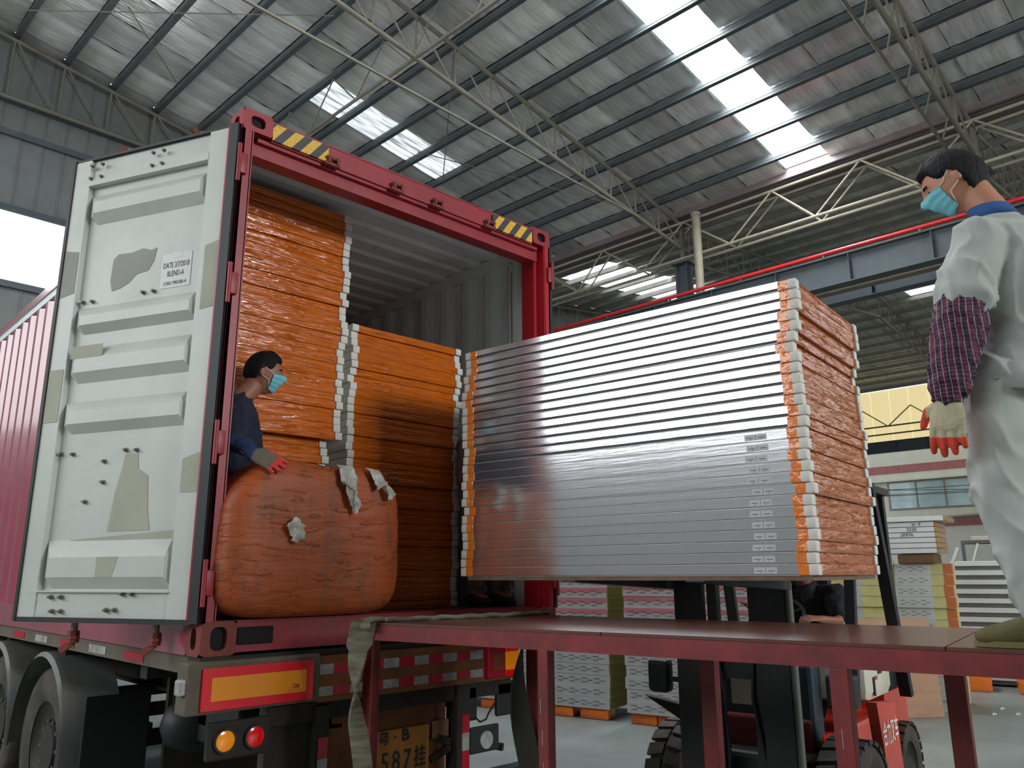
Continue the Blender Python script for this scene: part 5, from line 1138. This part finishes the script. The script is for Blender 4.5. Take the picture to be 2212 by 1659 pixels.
def person(label, loc, az, J, top_mat, leg_mat, skin, glove=None, gred=None, sleeve=None, short=False, shoe=None, collar=None, mask=True, hair_len=1., baggy=1., arm_mat=None, gv=True, vneck=False, band=False):
    t = thing('person', label, 'person', loc, -radians(az))
    V = lambda k: Vector(J[k])
    # ---- skin body, one surface
    mb = MB(); HC = V('head'); Rh = Matrix.Rotation(radians(J.get('yaw', 0)), 3, 'Z') @ Matrix.Rotation(-radians(J.get('pitch', 0)), 3, 'X')
    H = lambda p: HC+Rh @ Vector(p)
    add_sphere(mb, lambda d: H(hshape(d)))
    for sx in (-1, 1):
        ep = [H((sx*(.078+.006*sin(a)), -.004-.016*cos(a)*1.0+.002, .002+.031*sin(a)-.006*0)) for a in [radians(-75+i*25) for i in range(13)]]
        ep = [H((sx*(.079+.005*abs(sin(a))), -.006-.017*cos(a), .003+.030*sin(a))) for a in [radians(-95+i*27) for i in range(11)]]
        mb.path(ep, .0055, 6); mb.loft([H((sx*.070, -.008, .0)), H((sx*.080, -.012, .004))], [(.012, .024), (.010, .022)], 10)
    nk = V('neck'); mb.loft([nk-Vector((0, .01, .05)), nk, nk.lerp(H((0, -.03, -.06)), .6), H((0, -.028, -.04))], [(.062, .06), (.056, .058), (.053, .057), (.054, .058)], 16, side=(1, 0, 0))
    ch = V('chest'); wa = V('waist'); hc = V('hipc')
    mb.loft([nk-Vector((0, 0, .03)), nk.lerp(ch, .45), ch, wa, hc], [(.06, .05), (.11, .065), (.11, .08), (.10, .08), (.11, .085)], 18, side=(1, 0, 0))
    for s in 'LR':
        mb.loft([V('sh'+s), V('el'+s), V('wr'+s)], [(.042, .042), (.036, .036), (.025, .025)], 12)
        mb.loft([V('hip'+s), V('kn'+s), V('an'+s)], [(.07, .07), (.05, .05), (.036, .036)], 12)
        ft = V('an'+s); td = V('toe'+s); mb.loft([ft-td*.03-Vector((0, 0, .03)), ft+td*.06-Vector((0, 0, .045)), ft+td*.15-Vector((0, 0, .055))], [(.032, .03), (.034, .022), (.034, .014)], 10)
        if not glove: hand(mb, J['wr'+s], J['hd'+s], J['hs'+s], J['hn'+s], J.get('curl', .5))
    remeshed('body', mb, skin, t, .0065, 3)
    for sx in (-1, 1):
        e = MB(); e_c = H((sx*.031, .0745, .012)); add_sphere(e, lambda d: e_c+Vector(d)*.011, 16, 10); eo = part('eye', e, m_eye, t, 'all')
        e = MB(); i_c = H((sx*.031, .0805, .010)); add_sphere(e, lambda d: i_c+Vector(d)*.0062, 12, 8); part('iris', e, m_iris, eo, 'all')
        e = MB(); e.path([H((sx*.018, .093, .028)), H((sx*.031, .092, .033)), H((sx*.046, .083, .029))], .0032, 6); part('eyebrow', e, m_hair, t, 'all')
    # ---- hair
    mb = MB()
    def hf(d):
        p = hshape(d); x, y, z = d; azz = abs(atan2(x, y))
        zl = .56 if azz < .7 else (.56-.42*smooth(.7, 1.25, azz) if azz < 1.5 else .14-.85*smooth(1.5, 2.1, azz)*hair_len)
        k = smooth(zl-.05, zl+.08, z); off = -.006+k*(.0175+.005*max(0, z))
        n = noise.noise(Vector((x*14, y*14, z*10)))*.003*k
        if azz < .8: off += .006*k*smooth(.5, .75, z)
        return H(p*(1+(off+n)/max(.05, p.length)))
    add_sphere(mb, hf, 72, 52); part('hair', mb, m_hair, t, 'all')
    # ---- mask
    if mask:
        mb = MB(); nu, nv = 26, 16
        def mf(off):
            out = []
            for j in range(nv+1):
                for i in range(nu+1):
                    a = radians(-60+120*i/nu); Z = -.108+.112*j/nv; Z2 = Z-.014*abs(sin(a))**2*(j/nv)+.02*abs(sin(a))**2*(1-j/nv)
                    p = hp(a, Z2); nose_push = .004*math.exp(-(a/.5)**2)*math.exp(-((Z+.035)/.04)**2); pl = .0016*sin(j*pi/2.0)
                    dr = Vector((sin(a), cos(a), 0)); out.append(H(p+dr*((.006 if j < nv*.6 else .005)+nose_push+pl+off)))
            return out
        a_ = mf(0); b_ = mf(.0015); n1 = len(a_); fs = [(j*(nu+1)+i, j*(nu+1)+i+1, (j+1)*(nu+1)+i+1, (j+1)*(nu+1)+i) for j in range(nv) for i in range(nu)]
        mb.add(a_+b_, fs+[tuple(q+n1 for q in reversed(f)) for f in fs]); mo = part('face_mask', mb, m_mask, t, 'all')
        for sx in (-1, 1):
            q = MB(); c1 = b_[(nu if sx > 0 else 0)+nv*(nu+1)]; c0 = b_[nu if sx > 0 else 0]; mid1 = H((sx*.079, .035, .0)); mid0 = H((sx*.074, .035, -.045))
            q.path([c1, mid1, H((sx*.082, -.002, .034)), H((sx*.083, -.02, .02))], .0016, 5); q.path([c0, mid0, H((sx*.078, -.004, -.028)), H((sx*.082, -.02, -.02))], .0016, 5); part('mask_strap', q, m_strapw, mo, 'all')
    # ---- shirt
    B_ = baggy; mb = MB(); top_z = nk-Vector((0, -.0, .012))
    mb.loft([top_z, top_z-Vector((0, .0, .035)), nk.lerp(ch, .5)+Vector((0, 0, .02)), ch, wa, hc+Vector((0, 0, .02))], [(.074, .074), (.10, .088), (.170*B_, .115), (.172*B_, .135*B_), (.155*B_, .128*B_), (.165*B_, .135*B_)], 22, side=(1, 0, 0))
    am = MB()
    for s in 'LR':
        sh, el, wr = V('sh'+s), V('el'+s), V('wr'+s); e_ = el if not (short or sleeve) else sh.lerp(el, .72)
        tgt = mb
        tgt.loft([nk.lerp(sh, .55)-Vector((0, 0, .04)), sh, sh.lerp(el, .5), e_], [(.07, .075), (.076*B_, .082*B_), (.082*B_, .09*B_), (.092*B_, .100*B_) if sleeve else (.062*B_, .068*B_)], 16)
        if not short and sleeve is None: (am if arm_mat else mb).loft([e_, el.lerp(wr, .5), wr-(wr-el).normalized()*.01], [(.058*B_, .058*B_), (.050*B_, .050*B_), (.042, .042)], 14)
    remeshed('shirt', mb, top_mat, t, .011, 3, folds(.015, 8, (1, 1, .6), az))
    if arm_mat and am.v:
        for am1 in split_half(am): remeshed('sleeve', am1, arm_mat, t, .011, 3, folds(.012, 12, (1, 1, .8), az))
    if sleeve:
        for s in 'LR':
            sh, el, wr = V('sh'+s), V('el'+s), V('wr'+s); q = MB(); q.loft([sh.lerp(el, .70), sh.lerp(el, .82), el, el.lerp(wr, .5), el.lerp(wr, .85), wr-(wr-el).normalized()*.02], [(.066, .070), (.078, .086), (.082, .088), (.070, .076), (.060, .066), (.054, .058)], 24)
            remeshed('sleeve_cover', q, sleeve, t, .007, 1, folds(.009, 24, (.6, .6, 1.5), 5))
    if collar:
        q = MB(); k = 20; dn = (H((0, -.03, -.08))-nk).normalized()
        vs = []
        for r_, hgt in ((.070, -.02), (.066, .035), (.060, .035), (.064, -.02)):
            for i in range(k): a = 2*pi*i/k; vs.append(nk+Vector((sin(a)*r_, -cos(a)*r_*1.02, 0))+dn*hgt-Vector((0, 0, .02*(1-cos(a))/2*0)))
        q.add(vs, [(j*k+i, j*k+(i+1) % k, (j+1) % 4*k+(i+1) % k, (j+1) % 4*k+i) for j in range(4) for i in range(k)]); part('collar', q, collar, t, 'all')
    if band:
        q = MB(); k = 40; vs = []
        for r_, dz in ((0, -.045), (.012, -.04), (.014, .04), (.0, .045)):
            for i in range(k): a = 2*pi*i/k; vs.append(hc+Vector((sin(a)*(.178+r_+.006*sin(a*5)), cos(a)*(.152+r_+.006*sin(a*4+1)), -.035+dz+.008*sin(a*3))))
        q.add(vs, [(j*k+i, j*k+(i+1) % k, (j+1)*k+(i+1) % k, (j+1)*k+i) for j in range(3) for i in range(k)]); part('jacket_hem', q, top_mat, t, 'all')
        q = MB(); q.loft([hc+Vector((-.19, .02, -.035)), hc+Vector((-.20, .02, -.035))], [(.008, .008)]*2, 10, caps=False); part('button', q, m_bolt, t)
    # ---- trousers
    mb = MB()
    mb.loft([hc+Vector((0, 0, .10)), hc+Vector((0, 0, .02)), hc-Vector((0, 0, .05))], [(.150*B_, .120*B_), (.168*B_, .140*B_), (.165*B_, .135*B_)], 20, side=(1, 0, 0))
    for s in 'LR':
        hi, kn, an = V('hip'+s), V('kn'+s), V('an'+s); mb.loft([hi+Vector((0, 0, .02)), hi.lerp(kn, .5), kn, kn.lerp(an, .5), an+(kn-an).normalized()*.03], [(.098*B_, .105*B_), (.088*B_, .096*B_), (.074*B_, .080*B_), (.068*B_, .074*B_), (.062*B_, .068*B_)], 18)
    remeshed('trousers', mb, leg_mat, t, .012, 3, folds(.018, 7, (1, 1, .5), az+3))
    # ---- shoes
    for s in 'LR':
        an = V('an'+s); td = Vector(J['toe'+s]).normalized(); zf = J.get('floor', 0.0); q = MB()
        c = Vector((an.x, an.y, 0)); P = lambda a, z: c+td*a+Vector((0, 0, zf+z)); sd = td.cross(Vector((0, 0, 1)))
        q.loft([P(-.065, .045), P(-.02, .055), P(.05, .050), P(.12, .038), P(.175, .030)], [(.036, .043), (.042, .052), (.045, .048), (.050, .036), (.040, .026)], 16, side=sd); so = remeshed('shoe', q, shoe or m_shoed, t, .006, 2)
        q = MB(); vs = []; k = 22
        for z in (.002, .020):
            for i in range(k): a = 2*pi*i/k; y = cos(a)*.148+.055; w = .047*(1-.15*cos(a+2.8)); vs.append(P(y, z)+sd*(sin(a)*w))
        q.add(vs, [tuple(range(k-1, -1, -1)), tuple(range(k, 2*k))]+[(i, (i+1) % k, k+(i+1) % k, k+i) for i in range(k)]); part('shoe_sole', q, m_sole if shoe else m_black, t, 30)
    # ---- gloves
    if glove:
        for s in 'LR':
            q = MB(); wr = Vector(J['wr'+s]); d = Vector(J['hd'+s]).normalized(); sdv = Vector(J['hs'+s]); nn = Vector(J['hn'+s]).normalized(); sdv = (sdv-d*sdv.dot(d)).normalized(); nn = (nn-d*nn.dot(d)-sdv*nn.dot(sdv)).normalized()
            hand(q, wr, d, sdv, nn, J.get('curl'+s, J.get('curl', .4)), .16, 1.25, 1.25); fd_ = (V('el'+s)-wr).normalized(); q.loft([wr+fd_*.05, wr+fd_*.01], [(.040, .034), (.039, .030)], 14, side=sdv)
            def mfn(c, n_, wr=wr, d=d, nn=nn, sdv=sdv):
                r = c-wr; a = r.dot(d); b = r.dot(nn); 
                return 1 if (a > .130-.35*max(0, -b) and a > .02) or b < -.008 and a > -.01 or r.dot(sdv) > .062 else 0
            remeshed('glove', q, [glove, gred], t, .0042, 3, None, mfn)
    return t

# standing man on the platform, seen from his left
P2 = Vector((1.33, -3.15, 1.43))
J = dict(head=(0, .092, 1.592), pitch=24, yaw=4, neck=(0, -.015, 1.435), chest=(0, -.035, 1.20), waist=(0, -.03, .98), hipc=(0, .02, .86),
         shL=(-.185, .03, 1.30), elL=(-.25, .115, 1.00), wrL=(-.272, .172, .765), hdL=(-.03, .12, -1), hsL=(.15, 1, .1), hnL=(-1, .1, 0), curlL=.30,
         shR=(.185, -.01, 1.305), elR=(.25, -.01, 1.03), wrR=(.262, .04, .80), hdR=(.03, .05, -1), hsR=(-.15, 1, .1), hnR=(1, .1, 0), curl=.3,
         hipL=(-.09, .05, .84), knL=(-.105, .085, .46), anL=(-.11, .005, .085), toeL=(-.1, 1, 0), hipR=(.09, .04, .84), knR=(.10, .05, .46), anR=(.12, -.12, .085), toeR=(.2, 1, 0))
person('standing man in pale grey work clothes, blue mask and maroon checked sleeve covers', P2, -10, J, m_greyc, m_greyc, m_skin, m_glove, m_gred, m_check, shoe=m_shoe, collar=m_collar, baggy=1.04, hair_len=.95, band=True)
# man leaning out of the container, right hand on the bale
P1 = Vector((.30, .33, 1.4405))
J = dict(head=(-.02, .075, 1.335), pitch=6, yaw=-4, neck=(0, -.045, 1.17), chest=(0, -.06, .95), waist=(-.02, -.09, .76), hipc=(-.03, -.10, .63),
         shR=(.165, -.065, 1.09), elR=(.27, -.07, .90), wrR=(.365, .015, .825), hdR=(.42, .78, -.40), hsR=(-.5, .35, .75), hnR=(.8, .1, .6), curlR=.16,
         shL=(-.165, -.02, 1.09), elL=(-.175, .06, .88), wrL=(-.05, .13, .85), hdL=(.3, .9, -.1), hsL=(1, -.2, .1), hnL=(0, .2, 1), curl=.32,
         hipL=(-.11, -.10, .60), knL=(-.12, .0, .34), anL=(-.12, -.13, .085), toeL=(-.1, 1, 0), hipR=(.07, -.10, .60), knR=(.07, .0, .34), anR=(.06, -.15, .085), toeR=(.1, 1, 0))
person('masked man in dark navy clothes leaning out with gloved hands on the bale', P1, 112, J, m_navy, m_dkt, m_skin2, m_glove2, m_gred2, arm_mat=m_navyb, baggy=.92, hair_len=.6)
# third man hidden behind the lifted bundle, inside the container
P3 = Vector((2.17, .40, 1.4405))
J = dict(head=(0, .06, 1.33), pitch=5, yaw=0, neck=(0, -.03, 1.17), chest=(0, -.04, .95), waist=(0, -.04, .78), hipc=(0, -.04, .66),
         shR=(.15, -.03, 1.10), elR=(.2, .0, .86), wrR=(.14, .12, .75), hdR=(-.2, 1, .1), hsR=(-1, 0, .2), hnR=(.1, .1, 1), shL=(-.15, -.03, 1.10), elL=(-.2, .0, .86), wrL=(-.14, .12, .75), hdL=(.2, 1, .1), hsL=(1, 0, .2), hnL=(-.1, .1, 1), curl=.4,
         hipL=(-.08, -.03, .64), knL=(-.09, .06, .36), anL=(-.09, -.03, .12), toeL=(-.1, 1, 0), hipR=(.08, -.03, .64), knR=(.09, .06, .36), anR=(.09, -.03, .12), toeR=(.1, 1, 0), floor=.0)
person('man in brown grey shirt mostly hidden between container stack and lifted bundle', P3, 185, J, m_brownc, m_greyt, m_skin2, baggy=.9)
# forklift driver
fx = lambda e, d, z: BN+Matrix.Rotation(BR, 3, 'Z') @ Vector((e, d, 0))+Vector((0, 0, z-BN.z))
P4 = fx(2.28, .82, .62)
J = dict(head=(-.0, .22, 1.125), pitch=14, yaw=-8, neck=(0, .06, .955), chest=(0, .02, .76), waist=(0, -.02, .62), hipc=(0, -.03, .58),
         shL=(-.18, .04, .90), elL=(-.25, .22, .72), wrL=(-.17, .34, .74), hdL=(.5, .8, .1), hsL=(.7, -.6, .3), hnL=(-.4, .2, .9), shR=(.18, .04, .90), elR=(.27, .26, .74), wrR=(.22, .50, .80), hdR=(-.1, .8, .6), hsR=(-1, .1, .1), hnR=(.2, .6, .7), curl=.9,
         hipL=(-.09, .02, .58), knL=(-.12, .42, .55), anL=(-.12, .46, .14), toeL=(0, 1, 0), hipR=(.09, .02, .58), knR=(.12, .42, .55), anR=(.12, .46, .14), toeR=(0, 1, 0), floor=.05)
person('forklift driver in a black polo shirt with a blue mask, seated below the lifted bundle', P4, -97.4, J, m_blackc, m_dkt, m_skin2, short=True, baggy=.96)
